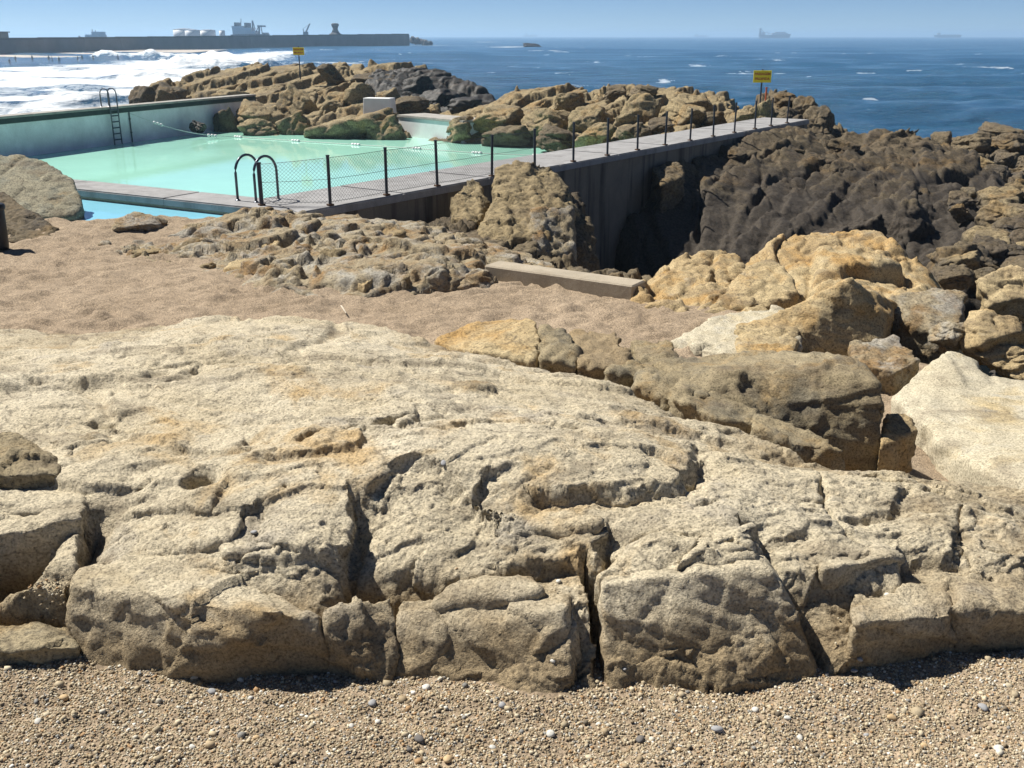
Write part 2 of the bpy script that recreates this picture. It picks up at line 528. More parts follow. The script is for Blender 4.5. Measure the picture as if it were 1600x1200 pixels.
def concrete(name, c, dark, streak=.5, scale=2.0):
    m, nt, bs = nodes(name)
    pos = N(nt, 'ShaderNodeNewGeometry').outputs['Position']
    base = mix(nt, ramp(nt, noise(nt, pos, scale, 8, .65, .2), [(.35, 0.0), (.7, 1.0)]), c, tuple(v * .72 for v in c))
    st = noise(nt, mapping(nt, pos, (2.6, 2.6, .18)), 1.0, 5, .65, .2)
    col = mix(nt, math_n(nt, 'MULTIPLY', ramp(nt, st, [(.48, 0.0), (.64, 1.0)]), streak), base, dark)
    sp = noise(nt, pos, 60, 3, .7)
    col = mix(nt, 1.0, col, ramp(nt, sp, [(.3, .8), (.7, 1.15)]), 'MULTIPLY')
    nt.links.new(col, bs.inputs['Base Color'])
    bs.inputs['Roughness'].default_value = .88; bs.inputs['Specular IOR Level'].default_value = .25
    nt.links.new(bump(nt, noise(nt, pos, 12, 7, .7), .6, .012), bs.inputs['Normal'])
    return m
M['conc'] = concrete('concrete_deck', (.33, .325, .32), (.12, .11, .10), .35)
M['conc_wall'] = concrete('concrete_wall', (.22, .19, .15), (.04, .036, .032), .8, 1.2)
M['conc_pale'] = concrete('concrete_pale', (.42, .36, .27), (.24, .19, .13), .4)
M['poolwall'] = concrete('pool_wall_paint', (.86, .87, .89), (.66, .70, .72), .35, .8)
M['coping'] = concrete('pool_coping', (.40, .38, .34), (.2, .19, .17), .4)
M['copingface'] = simple('coping_face', (.035, .05, .05), .9, 0, .3, 2)

def water(name, body, rough=.04, bs_scale=2.0, bd=.006, spec=.5):
    m, nt, bs = nodes(name)
    pos = N(nt, 'ShaderNodeNewGeometry').outputs['Position']
    n = noise(nt, pos, .25, 4, .5)
    c = mix(nt, ramp(nt, n, [(.35, 0.0), (.65, 1.0)]), body, tuple(v * .86 for v in body))
    nt.links.new(c, bs.inputs['Base Color'])
    bs.inputs['Roughness'].default_value = rough; bs.inputs['IOR'].default_value = 1.333
    nt.links.new(bump(nt, noise(nt, mapping(nt, pos, (1, 1.6, 1)), bs_scale, 4, .5), .5, bd), bs.inputs['Normal'])
    return m
M['pool'] = water('pool_water', (.40, .78, .63), .03, 2.6, .004)
M['paddle'] = water('paddling_water', (.26, .62, .78), .08, 3.0)

def sea_mat():
    m, nt, bs = nodes('sea_water')
    pos = N(nt, 'ShaderNodeNewGeometry').outputs['Position']
    at = N(nt, 'ShaderNodeAttribute'); at.attribute_name = 'foam'
    foam = at.outputs['Fac']
    deep = mix(nt, ramp(nt, noise(nt, mapping(nt, pos, (.012, .004, 1)), 1.0, 5, .6), [(.3, 0.0), (.7, 1.0)]), (.018, .085, .175), (.032, .125, .225))
    fn = noise(nt, mapping(nt, pos, (.55, .35, 1)), 1.0, 8, .72, .4)
    ff = ramp(nt, math_n(nt, 'ADD', foam, math_n(nt, 'MULTIPLY', math_n(nt, 'SUBTRACT', fn, .5), 1.1)), [(.46, 0.0), (.8, 1.0)])
    nt.links.new(mix(nt, ff, deep, (.80, .84, .86)), bs.inputs['Base Color'])
    nt.links.new(ramp(nt, ff, [(0, .14), (1, .9)]), bs.inputs['Roughness'])
    bs.inputs['IOR'].default_value = 1.333
    b1 = bump(nt, noise(nt, mapping(nt, pos, (.16, .34, 1)), 1.0, 8, .66), 1.0, 1.5)
    nt.links.new(b1, bs.inputs['Normal'])
    return m
M['sea'] = sea_mat()

def sand_mat():
    m, nt, bs = nodes('coarse_sand')
    pos = N(nt, 'ShaderNodeNewGeometry').outputs['Position']
    base = ramp(nt, noise(nt, pos, .8, 6, .6), [(.3, (.25, .19, .128)), (.7, (.33, .258, .18))])
    v = N(nt, 'ShaderNodeTexVoronoi'); v.inputs['Scale'].default_value = 95
    nt.links.new(pos, v.inputs['Vector'])
    col = mix(nt, 1.0, base, ramp(nt, v.outputs['Color'], [(.1, .55), (.5, .95), (.8, 1.25), (.97, 1.6)]), 'MULTIPLY')
    col = mix(nt, .6, col, ramp(nt, noise(nt, pos, 14, 5, .7), [(.3, .75), (.7, 1.2)]), 'MULTIPLY')
    nt.links.new(col, bs.inputs['Base Color'])
    bs.inputs['Roughness'].default_value = .95; bs.inputs['Specular IOR Level'].default_value = .15
    b = bump(nt, noise(nt, pos, 9, 6, .65), .7, .03)
    nt.links.new(bump(nt, v.outputs['Distance'], -.6, .008, b), bs.inputs['Normal'])
    return m
M['sand'] = sand_mat()

def pebble_mat():
    m, nt, bs = nodes('pebbles')
    at = N(nt, 'ShaderNodeAttribute'); at.attribute_name = 'tint'
    pos = N(nt, 'ShaderNodeNewGeometry').outputs['Position']
    col = mix(nt, .5, at.outputs['Color'], ramp(nt, noise(nt, pos, 160, 3, .6), [(.3, .7), (.7, 1.2)]), 'MULTIPLY')
    nt.links.new(col, bs.inputs['Base Color'])
    bs.inputs['Roughness'].default_value = .8; bs.inputs['Specular IOR Level'].default_value = .3
    return m
M['pebble'] = pebble_mat()

# ------------------------------------------------------------------ ground: the beach
BEACH = [(-60, -40), (60, -40), (60, 6), (9, 7.5), (5.5, 9.5), (4.2, 11.8), (1.75, 12.75), (-0.4, 14.1), (-2.4, 17.2), (-4.2, 18.3), (-6.4, 18.5), (-7.6, 18.3), (-9, 17.9), (-12, 17.8), (-60, 17.8)]

def ground_h(x, y):
    z = 3.70 - .95 * sstep(3.6, 9.6 - 3.2 * sstep(1.2, 3.2, x), y) - .25 * sstep(2.6, 4.2, x) * sstep(4.5, 6.5, y)
    # heaped gravel in front, sand trampled further away
    z = z + .035 * fbm2(x * 1.1, y * 1.1, 3, 5) * sstep(6, 3, y) + .02 * fbm2(x * 6, y * 6, 2, 6) * sstep(6, 3, y)
    far = sstep(7, 9, y)
    z = z + far * (.035 * fbm2(x * .9, y * .9, 3, 8) + .045 * fbm2(x * 3.4, y * 3.4, 3, 9, .6))
    if x.size > 10:
        _, e = blocks(x, y, .30, 15, .3, 1.5, 30, .5, .3)
        h2, e2 = blocks(x, y, .13, 16, .3, 1.3, 30, .5, .3)
        z = z + far * (.10 * np.minimum(e, .5) * sstep(-.3, .3, fbm2(x * .8, y * .8, 2, 17)) + .028 * h2)
    z = z + .10 * sstep(16.2, 17.2, y) * sstep(-4, -5.5, x)
    d = polydist(x, y, BEACH)
    return z - 3.4 * sstep(.1, -.8, d)

def grid_obj(name, X, Y, Z, mat, keep=None):
    V = np.stack([X, Y, Z], -1).reshape(-1, 3)
    f = grid_faces(X.shape[0], X.shape[1], keep)
    V, f, used = compact(V, f)
    return link(name, raw_mesh(name, V, f), mat), used

ys = np.concatenate([1 / np.linspace(1 / 2.0, 1 / 7.5, 110), np.linspace(7.54, 19.5, 250)])
us = np.linspace(-.8, .8, 320)
X = (us[None, :] * (ys[:, None] + .9)).astype(F); Y = np.repeat(ys[:, None], 320, 1).astype(F)
Z = ground_h(X, Y)
b, _ = grid_obj('beach', X, Y, Z, M['sand'])
tag(b, kind='structure')
bm = bm_new()
for poly in ([(-80, -60), (80, -60), (80, 1.98), (-80, 1.98)],):
    vs = [bm.verts.new((p[0], p[1], 3.69)) for p in poly]; bm.faces.new(vs)
tag(bm_obj('ground', bm, M['sand']), kind='structure')

# ------------------------------------------------------------------ rock masses
def mass(name, outline, tops, zbase, edge, res, mat, seed, cells, aniso=1.6, ang=.3, rough=.05, power=.55, parent=None, dy=1.6, label=None, cat=None, group=None, edge_noise=.35, zmin=None, fine=.5, terr=None):
    P = np.array(outline)
    lo, hi = P.min(0) - edge * .4 - .3, P.max(0) + edge * .4 + .3
    nx = max(8, int((hi[0] - lo[0]) / res)); ny = max(8, int((hi[1] - lo[1]) / (res * dy)))
    X, Y = np.meshgrid(np.linspace(lo[0], hi[0], nx), np.linspace(lo[1], hi[1], ny))
    X = X.astype(F); Y = Y.astype(F)
    top = tps(tops)(X, Y)
    d = polydist(X, Y, outline).astype(F)
    big = cells[0][0]
    d = d + edge * edge_noise * fbm2(X / (big * .9), Y / (big * .9), 4, seed + 3)
    prof = np.clip(d / edge, -.3, 1)
    prof = np.sign(prof) * np.abs(prof) ** power
    Z = zbase + (top - zbase) * prof
    damp = np.clip(prof * 1.5, .2, 1)
    for i, (cell, amp, k, gro) in enumerate(cells):
        h, e = blocks(X, Y, cell, seed + 11 * i, ang + .25 * i, aniso, k * 2.6, 1.1)
        Z = Z + damp * (amp * h - gro * np.exp(-(e / .07) ** 2))
    Z = Z + damp * cells[1][1] * .5 * saw2(X, Y, ang + 1.35, cells[1][0] * .9, seed + 61, .8, 2.2 * res * dy / (cells[1][0] * .9)) * sstep(-.4, .2, fbm2(X / big, Y / big, 2, seed + 62))
    Z = Z + damp * cells[1][1] * .35 * saw2(X, Y, ang - .5, cells[1][0] * .6, seed + 63, .8, 2.2 * res * dy / (cells[1][0] * .6))
    if terr:
        st, ta, tb, tm = terr            # bedding: step height, dip in x and y, strength
        q = (Z - ta * X - tb * Y + st * .5 * fbm2(X / (st * 5), Y / (st * 5), 3, seed + 81)) / st
        fr = q - np.floor(q)
        Z = Z + damp * tm * st * (sstep(.62, .98, fr) - fr)
    n = grid_normals(X, Y, Z)
    s0 = rough
    dn = .30 * s0 * fbm3(X / (s0 * 6), Y / (s0 * 6), Z / (s0 * 6), 4, seed + 31, .65) + .45 * s0 * facet3(X, Y, Z, s0 * 12, seed + 35) + .12 * s0 * facet3(X, Y, Z, s0 * 4, seed + 36)
    dn = dn + .5 * s0 * saw3(X, Y, Z, (.35, -.3, .9), s0 * 6, seed + 33)
    # layered joints cut into steep faces
    q = (X * .25 + Y * .2 + Z) / (s0 * 7)
    dn = dn + fine * s0 * fbm2(q * 1.5, X * .12 / s0 * .2 + q * .1, 2, seed + 41)
    X = X + n[..., 0] * dn; Y = Y + n[..., 1] * dn; Z = Z + n[..., 2] * dn
    keep = (Z > (zbase - .5 if zmin is None else zmin)) & (d > -edge * .25)
    o, _ = grid_obj(name, X, Y, Z, mat, keep)
    if parent is not None: o.parent = parent
    if label: tag(o, label, cat, group)
    return o

def voxel_mesh(parts, voxel):
    """union of convex hulls, remeshed evenly"""
    bm = bm_new()
    for pts in parts:
        vs = [bm.verts.new(p) for p in pts]
        r = bmesh.ops.convex_hull(bm, input=vs)
        junk = [g for g in r['geom_interior'] + r['geom_unused'] if isinstance(g, bmesh.types.BMVert)]
        bmesh.ops.delete(bm, geom=list(set(junk)), context='VERTS')
    bmesh.ops.recalc_face_normals(bm, faces=bm.faces)
    me = bpy.data.meshes.new('tmp'); bm.to_mesh(me); bm.free()
    o = bpy.data.objects.new('tmp', me); COL.objects.link(o)
    md = o.modifiers.new('r', 'REMESH'); md.mode = 'VOXEL'; md.voxel_size = voxel
    dg = bpy.context.evaluated_depsgraph_get()
    ev = o.evaluated_get(dg)
    res = bpy.data.meshes.new_from_object(ev)
    bpy.data.objects.remove(o); bpy.data.meshes.remove(me)
    return res

def rough_mesh(me, amp, size, seed, smooth=2, crack=0.0, strata=0.0, sdir=(.3, .2, 1), fine=0.0):
    n = len(me.vertices)
    V = np.empty(n * 3, F); me.vertices.foreach_get('co', V); V = V.reshape(-1, 3)
    E = np.empty(len(me.edges) * 2, np.int32); me.edges.foreach_get('vertices', E); E = E.reshape(-1, 2)
    deg = np.bincount(E.ravel(), minlength=n).astype(F)[:, None]
    for _ in range(max(1, smooth - 1)):
        A = np.zeros_like(V)
        np.add.at(A, E[:, 0], V[E[:, 1]]); np.add.at(A, E[:, 1], V[E[:, 0]])
        V = V * .4 + .6 * A / np.maximum(deg, 1)
    me.vertices.foreach_set('co', V.ravel()); me.update()
    Nn = np.empty(n * 3, F); me.vertices.foreach_get('normal', Nn); Nn = Nn.reshape(-1, 3)
    x, y, z = V[:, 0], V[:, 1], V[:, 2]
    d = .22 * amp * fbm3(x / size * 1.6, y / size * 1.6, z / size * 1.6, 4, seed, .65) + .75 * amp * facet3(x, y, z, size * 1.3, seed + 24) + .22 * amp * facet3(x, y, z, size * .4, seed + 25)
    d = d + .6 * amp * saw3(x, y, z, (sdir[0], sdir[1], sdir[2]), size * .8, seed + 21) * sstep(-.3, .3, fbm3(x / size * .6, y / size * .6, z / size * .6, 2, seed + 22))
    d = d + .3 * amp * saw3(x, y, z, (.8, -.5, .3), size * .55, seed + 23)
    r = 1 - np.abs(fbm3(x / size * .7 + 5, y / size * .7, z / size * .7, 3, seed + 9))
    d = d - (.35 * crack * np.clip((r - .86) / .14, 0, 1) ** 1.5 if crack else 0)
    if strata:
        q = (x * sdir[0] + y * sdir[1] + z * sdir[2]) / size
        d = d + strata * fbm2(q * 4, .3 * (x - y) / size, 3, seed + 17)
    if not fine: fine = .10 * amp
    if fine: d = d + fine * fbm3(x / .09, y / .09, z / .07, 3, seed + 71, .7) + fine * .8 * facet3(x, y, z, .10, seed + 72)
    V = V + Nn * d[:, None]
    me.vertices.foreach_set('co', V.ravel())
    me.polygons.foreach_set('use_smooth', np.full(len(me.polygons), True))
    me.update()
    return me

def hull_rock(name, parts, voxel, mat, seed, amp=.03, size=.3, crack=.02, strata=.01, parent=None, label=None, cat=None, group=None, smooth=2, sdir=(.3, .2, 1), fine=0.0):
    me = rough_mesh(voxel_mesh(parts, voxel * (1.0 if voxel < .018 else 1.2)), amp, size, seed, smooth, crack, strata, sdir, fine)
    me.name = name
    o = link(name, me, mat)
    if parent is not None: o.parent = parent
    if label: tag(o, label, cat, group)
    return o

def px_hull(pts, drop=None):
    """points (px,py,y); drop adds a buried copy of the outline at z=drop"""
    w = [PY(*p) for p in pts]
    if drop is not None:
        w += [(x, y, drop) for x, y, z in w]
    return w

def proto_rock(seed, sub=4, flat=.8):
    """one loose angular stone, about 1 m across"""
    rnd = np.random.RandomState(seed)
    bm = bm_new(); bmesh.ops.create_icosphere(bm, subdivisions=sub, radius=1)
    me = bpy.data.meshes.new('rock'); bm.to_mesh(me); bm.free()
    n = len(me.vertices)
    V = np.empty(n * 3, F); me.vertices.foreach_get('co', V); V = V.reshape(-1, 3)
    pl = rnd.normal(size=(13, 3)); pl /= np.linalg.norm(pl, axis=1, keepdims=True)
    dd = rnd.uniform(.62, 1., 13)
    dot = np.maximum(V @ pl.T / dd, 1e-3)
    r = 1 / ((dot ** 26).sum(1) ** (1 / 26)); r = np.minimum(r, 1.25)
    V = V * r[:, None].astype(F) * .5
    x, y, z = V.T
    nn = V / np.linalg.norm(V, axis=1, keepdims=True)
    V = V + nn * (.02 * fbm3(x * 5, y * 5, z * 5, 4, seed, .65) + .045 * saw3(x, y, z, (.3, .2, 1), .3, seed + 3) + .035 * facet3(x, y, z, .35, seed + 6) + .012 * facet3(x, y, z, .12, seed + 7) - .05 * np.clip((1 - np.abs(fbm3(x * 2.2, y * 2.2, z * 2.2, 2, seed + 5)) - .88) / .12, 0, 1))[:, None]
    V[:, 2] *= flat
    me.vertices.foreach_set('co', V.astype(F).ravel())
    me.polygons.foreach_set('use_smooth', np.full(len(me.polygons), True)); me.update()
    return me
PROTO = [proto_rock(100 + i, 5) for i in range(7)]

def stone(name, proto, loc, size, rot, mat, parent=None):
    me = PROTO[proto]
    if not me.materials: me.materials.append(M['island'])
    o = bpy.data.objects.new(name, me); COL.objects.link(o)
    o.material_slots[0].link = 'OBJECT'; o.material_slots[0].material = mat
    o.location = loc; o.scale = size; o.rotation_euler = rot
    if parent is not None: o.parent = parent
    return o

def stone_px(name, px0, px1, pyt, pyb, y, mat, seed, parent=None, depth=1.0, sink=.25):
    """stone filling a box of photo pixels at distance y"""
    rnd = random.Random(seed)
    a = PY(px0, pyb, y); b = PY(px1, pyb, y); c = PY((px0 + px1) / 2, pyt, y)
    w = (b[0] - a[0]) * 1.1; h = (c[2] - a[2]) * (1 + sink) * 1.15
    o = stone(name, rnd.randrange(7), ((a[0] + b[0]) / 2, y + w * depth * .3, a[2] + h * .5 - h * sink), (w, w * depth, h / .8), (rnd.uniform(-.15, .15), rnd.uniform(-.15, .15), rnd.uniform(-.5, .5) + rnd.choice([0, math.pi])), mat, parent)
    return o
# ------------------------------------------------------------------ foreground granite slab
SLAB_OUT_PX = [(-420, 1010, 3.66), (0, 1058, 3.66), (120, 1050, 3.66), (250, 1078, 3.66), (400, 1070, 3.66), (500, 1090, 3.66), (620, 1100, 3.66), (720, 1085, 3.66), (830, 1118, 3.66), (935, 1108, 3.66), (1010, 1092, 3.66), (1150, 1096, 3.66), (1290, 1092, 3.66), (1345, 1082, 3.66), (1420, 1052, 3.66), (1600, 1035, 3.66), (2050, 1000, 3.66),
               (2050, 800, 3.75), (1600, 765, 3.75), (1450, 722, 3.8), (1330, 700, 3.8), (1200, 660, 3.8), (1060, 618, 3.8), (960, 585, 3.8), (860, 562, 3.8), (770, 545, 3.8), (690, 530, 3.8), (600, 512, 3.8), (525, 506, 3.85), (440, 494, 3.9), (300, 506, 3.8), (150, 514, 3.75), (0, 520, 3.75), (-400, 540, 3.7)]
SLAB_OUT = [PZ(*p)[:2] for p in SLAB_OUT_PX]
SLAB_TOP = [PZ(*p) for p in [
    (-300, 900, 3.95), (-300, 700, 4.1), (-300, 560, 4.0),
    (60, 1000, 3.80), (60, 900, 3.95), (80, 800, 4.05), (60, 700, 4.08), (60, 600, 4.12), (60, 530, 3.95),
    (250, 980, 3.86), (300, 880, 3.99), (300, 800, 4.08), (300, 700, 4.12), (300, 600, 4.16), (300, 515, 3.98),
    (480, 1010, 3.82), (450, 860, 4.06), (460, 770, 4.14), (480, 680, 4.18), (470, 580, 4.17), (450, 503, 4.06),
    (620, 1000, 3.80), (620, 900, 3.90), (640, 800, 4.12), (660, 700, 4.22), (650, 600, 4.17), (620, 530, 3.98),
    (780, 1010, 3.86), (780, 900, 3.96), (830, 830, 4.07), (850, 730, 4.22), (840, 640, 4.14), (780, 570, 3.95),
    (950, 900, 4.02), (1000, 800, 4.10), (1020, 720, 4.18), (960, 620, 3.98), (1050, 640, 3.92),
    (1100, 920, 4.02), (1180, 850, 4.10), (1200, 760, 4.08), (1180, 690, 3.95),
    (1340, 920, 3.95), (1350, 830, 4.02), (1400, 760, 3.98), (1420, 735, 3.90),
    (1500, 970, 3.88), (1550, 880, 3.95), (1580, 800, 3.92),
    (1900, 950, 3.85), (1900, 850, 3.9)]]
slab_top = tps(SLAB_TOP)

def on_slab(px, py):
    """photo pixel -> point on the slab's smooth top"""
    z = 4.0
    for _ in range(6):
        x, y, _z = PZ(px, py, z)
        z = float(slab_top(np.array([x], F), np.array([y], F))[0])
    return PZ(px, py, z)

def pl(*pts):
    return [on_slab(*p) for p in pts]

NR, NC = 560, 760
ys = 1 / np.linspace(1 / 2.75, 1 / 9.0, NR)
us = np.linspace(-.74, .74, NC)
X = (us[None, :] * (ys[:, None] + .25)).astype(F); Y = np.repeat(ys[:, None], NC, 1).astype(F)
# irregular plan so joints do not run straight
wx = .03 * fbm2(X * 3, Y * 3, 3, 71, .5); wy = .03 * fbm2(X * 3, Y * 3, 3, 72, .5)
Xw, Yw = X + wx, Y + wy
top = slab_top(X, Y)
d = polydist(Xw, Yw, SLAB_OUT).astype(F)
d = d + .06 * fbm2(X * 4, Y * 4, 3, 73)
front = Y < 4.6
edge = np.where(front, .36, .5)
prof = np.clip(d / edge, -.6, 1)
prof = np.sign(prof) * np.abs(prof) ** np.where(front, .42, .6)
base = np.where(front, 3.62, 2.7)
Z = base + (top - base) * prof
inn = np.clip(d / .25, 0, 1)
DY = np.abs(np.gradient(Y, axis=0))
# broken blocks, then bedding steps running across the slab
KK = np.clip(3.4 / Y, 0, 1) ** 2
h, e = blocks(X, Y, .75, 201, -.12, 2.4, 70 * KK, 1.2, .3)
Z += inn * (.040 * h - .012 * np.exp(-(e / .05) ** 2))
h, e = blocks(X, Y, .27, 212, .10, 2.0, 40 * KK, 1.2, .35)
patch = sstep(-.25, .35, fbm2(X * 1.1, Y * 1.1, 3, 213))
Z += inn * patch * (.022 * h - .010 * np.exp(-(e / .06) ** 2))
h, e = blocks(X, Y, .10, 223, .35, 1.6, 26 * KK, 1.2, .3)
Z += inn * sstep(-.2, .4, fbm2(X * 1.7, Y * 1.7, 3, 224)) * .010 * h
Z += inn * .04 * fbm2(X * 1.1, Y * 1.5, 4, 231)
m1 = sstep(-.15, .45, fbm2(X * .9 + 4, Y * .9, 3, 244)); m2 = sstep(-.1, .4, fbm2(X * 1.3, Y * 1.3 + 8, 3, 245))
Z += inn * m1 * .024 * saw2(X, Y, 1.75, .34, 246, 1.0, 3 * DY / .34)
Z += inn * m2 * .015 * saw2(X, Y, 1.40, .15, 247, 1.0, 3 * DY / .15)
Z += inn * (.4 + .6 * sstep(.2, 1.5, X)) * .008 * saw2(X, Y, 1.62, .065, 248, 1.1, 3 * DY / .065)
Z += inn * m2 * .010 * saw2(X, Y, 2.75, .30, 249, .9, 3 * DY / .30)

# traced ledges: the step falls away on the right-hand side of the line
for pts, drop, reach in [
    # big front block and its right-hand corner
    (pl((350, 905), (420, 925), (480, 940), (532, 938), (540, 890), (545, 832)), .17, .16),
    (pl((372, 850), (376, 812), (385, 800)), .08, .06),
    # lower lobe in front of it
    (pl((285, 1035), (380, 1052), (480, 1030), (512, 1008)), .12, .15),
    (pl((115, 1035), (150, 1000), (200, 985), (270, 1000)), .05, .10),
    # left block with notch
    (pl((-60, 900), (30, 905), (100, 905), (128, 870), (128, 800)), .16, .14),
    (pl((70, 845), (100, 812), (120, 805)), .07, .08),
    (pl((165, 920), (172, 890), (178, 880)), .05, .06),
    # front ledge right of the pit
    (pl((540, 1075), (600, 1085), (626, 1040), (628, 985)), .10, .10),
    (pl((680, 1050), (780, 1070), (880, 1060), (893, 1010), (893, 960)), .13, .12),
    (pl((640, 965), (720, 930), (800, 905)), .06, .09),
    (pl((690, 1000), (780, 965), (850, 950)), .05, .06),
    (pl((800, 875), (880, 872), (938, 872), (945, 835)), .09, .09),
    # large block in the middle right and its long shadowed flank
    (pl((945, 1080), (1050, 1085), (1180, 1085), (1280, 1075), (1268, 1010), (1240, 955), (1212, 900)), .17, .15),
    (pl((1060, 905), (1120, 890), (1182, 872), (1190, 832), (1165, 815)), .09, .12),
    (pl((1285, 985), (1360, 960), (1408, 945), (1412, 900), (1408, 862)), .11, .10),
    (pl((1300, 1035), (1400, 1030), (1500, 1030), (1600, 1022), (1720, 1010)), .10, .14),
    (pl((1420, 985), (1520, 975), (1570, 970), (1572, 915)), .08, .09),
    (pl((1440, 860), (1490, 865), (1500, 825)), .06, .06),
    (pl((1330, 800), (1395, 795), (1412, 768)), .05, .07),
    # upper surface
    (pl((850, 775), (980, 770), (1060, 755), (1090, 715)), .08, .12),
    (pl((1020, 705), (1080, 720), (1085, 690)), .05, .06),
    (pl((430, 715), (560, 700), (566, 675)), .05, .08),
    (pl((560, 650), (640, 655), (650, 640)), .05, .06),
    (pl((170, 590), (240, 592), (290, 585), (300, 570)), .06, .07),
    (pl((60, 590), (120, 592), (160, 600), (172, 645)), .06, .08),
    (pl((290, 700), (370, 705), (375, 690)), .05, .06),
    (pl((160, 680), (290, 705)), .03, .06),
    (pl((455, 535), (500, 525), (525, 515), (520, 502)), .06, .06),
    (pl((995, 640), (1040, 648), (1060, 640)), .05, .05),
    (pl((1180, 830), (1260, 812), (1390, 830)), .03, .08),
    (pl((690, 660), (800, 650), (900, 665)), .03, .08),
    (pl((590, 830), (640, 800), (690, 790), (740, 835), (752, 815)), .07, .09),
    (pl((210, 790), (330, 795), (345, 765)), .04, .06),
    (pl((1240, 700), (1330, 735), (1450, 760)), .05, .10),
    (pl((880, 575), (1000, 610), (1100, 645)), .05, .08),
    (pl((1480, 775), (1560, 800), (1700, 810)), .04, .08),
    (pl((40, 745), (130, 760), (220, 752)), .05, .08),
]:
    Z += ledge(Xw, Yw, pts, drop * 1.05, reach * 1.25, np.maximum(.014, 3.0 * DY), .09)
for pts, dep, w in [
    (pl((915, 862), (930, 900), (938, 935), (938, 1010), (936, 1095)), .22, .014),
    (pl((626, 975), (620, 1030), (610, 1088)), .16, .016),
    (pl((1268, 720), (1290, 770), (1300, 800), (1340, 840)), .05, .012),
    (pl((1500, 800), (1495, 830), (1520, 870)), .05, .012),
    (pl((375, 870), (372, 840), (378, 800)), .06, .012),
    (pl((548, 950), (540, 990), (536, 1010)), .12, .02),
    (pl((465, 690), (640, 640)), .03, .012),
    (pl((1100, 830), (1090, 870)), .04, .01),
    (pl((1190, 700), (1320, 720), (1450, 745)), .04, .015),
    (pl((240, 575), (310, 560), (420, 562), (520, 560)), .035, .018),
]:
    Z += groove(Xw, Yw, pts, dep, w)
# hollows worn into the top
for (px, py), r, dep in [((320, 752), .07, .10), ((245, 583), .08, .06), ((590, 925), .17, .13), ((660, 935), .14, .10), ((445, 758), .03, .04),
                         ((385, 806), .03, .07), ((1270, 1000), .12, .16), ((1245, 930), .09, .14), ((1310, 1060), .10, .12), ((908, 1030), .05, .12), ((1200, 860), .05, .09),
                         ((610, 650), .04, .03), ((620, 880), .05, .06), ((1080, 735), .06, .07), ((942, 850), .04, .07), ((15, 850), .16, .3)]:
    c = on_slab(px, py)
    Z -= dep * np.exp(-(((Xw - c[0]) ** 2 + (Yw - c[1]) ** 2) / r ** 2) ** 2)
# rough granite skin pushed out along the surface
n = grid_normals(X, Y, Z)
dn = .003 * fbm3(X * 20, Y * 20, Z * 20, 2, 251, .6) + .008 * facet3(X, Y, Z, .22, 256) + .0045 * facet3(X, Y, Z, .045, 257) + .003 * fbm3(X * 60, Y * 60, Z * 60, 2, 252, .6)
steep = np.clip(1 - n[..., 2], 0, 1)
dn = dn + steep * sstep(6.5, 4.2, Y) * (.008 * fbm3(X * 9, Y * 9, Z * 12, 3, 253, .6) + .035 * facet3(X, Y, Z, .2, 258) + .014 * saw3(X, Y, Z, (.25, .2, 1), .11, 254) + .012 * saw3(X, Y, Z, (.9, .3, .2), .16, 255))
X2, Y2, Z2 = X + n[..., 0] * dn, Y + n[..., 1] * dn, Z + n[..., 2] * dn
keep = (Z2 > 2.4) & (d > -.3)
slab, _ = grid_obj('granite_slab', X2, Y2, Z2, M['slab'], keep)
tag(slab, 'broad rough pale granite slab rising from the gravel, cracked and stepped along its front', 'rock')
SLAB_GRID = (ys, us, Z2)

def slab_z(x, y):
    fy = (1 / y - 1 / ys[0]) / (1 / ys[-1] - 1 / ys[0]) * (NR - 1)
    fx = (x / (y + .25) - us[0]) / (us[-1] - us[0]) * (NC - 1)
    i = np.clip(np.round(fy).astype(int), 0, NR - 1); j = np.clip(np.round(fx).astype(int), 0, NC - 1)
    return Z[i, j]

def slab_stone(px0, px1, pyt, pyb, y, mat, seed, **kw):
    return stone_px('block', px0, px1, pyt, pyb, y, mat, seed, slab, **kw)
# pieces standing on and against the slab
hull_rock('boulder', [px_hull([(-60, 690, 4.45), (15, 668, 4.5), (45, 690, 4.45), (95, 722, 4.35), (90, 742, 4.2), (20, 742, 4.15), (-60, 745, 4.2)], 3.7)], .012, M['dark_slab'], 5, .02, .15, .015, .008,
          label='small dark-faced boulder with a pointed top sitting on the pale slab', cat='boulder')
hull_rock('boulder', [px_hull([(-120, 985, 3.45), (60, 968, 3.5), (118, 985, 3.5), (124, 1010, 3.35), (60, 1012, 3.3), (-120, 1030, 3.3)], 3.4)], .012, M['dark_slab'], 6, .02, .15, .015, .01,
          label='low flat-topped boulder half buried in the gravel in front of the slab', cat='boulder')
hull_rock('boulder', [px_hull([(665, 905, 3.66), (690, 868, 3.75), (735, 850, 3.82), (775, 868, 3.8), (795, 905, 3.72), (780, 925, 3.6), (690, 935, 3.55)], 3.7)], .012, M['slab'], 7, .012, .12, .008, .005, smooth=8,
          label='rounded grey cobble-like boulder wedged in a hollow of the slab', cat='boulder')
hull_rock('boulder', [px_hull([(455, 1085, 3.2), (480, 1062, 3.25), (525, 1062, 3.25), (545, 1085, 3.2), (530, 1105, 3.12), (480, 1108, 3.1)], 3.5)], .012, M['dark_slab'], 8, .012, .12, .01, .01, smooth=4,
          label='small grey boulder lying in the gravel at the foot of the slab', cat='boulder')
hull_rock('block', [px_hull([(588, 850, 3.75), (600, 815, 3.95), (650, 815, 3.95), (662, 850, 3.8), (660, 915, 3.66), (600, 905, 3.66)], 3.7)], .012, M['slab'], 9, .018, .12, .012, .01, parent=slab)
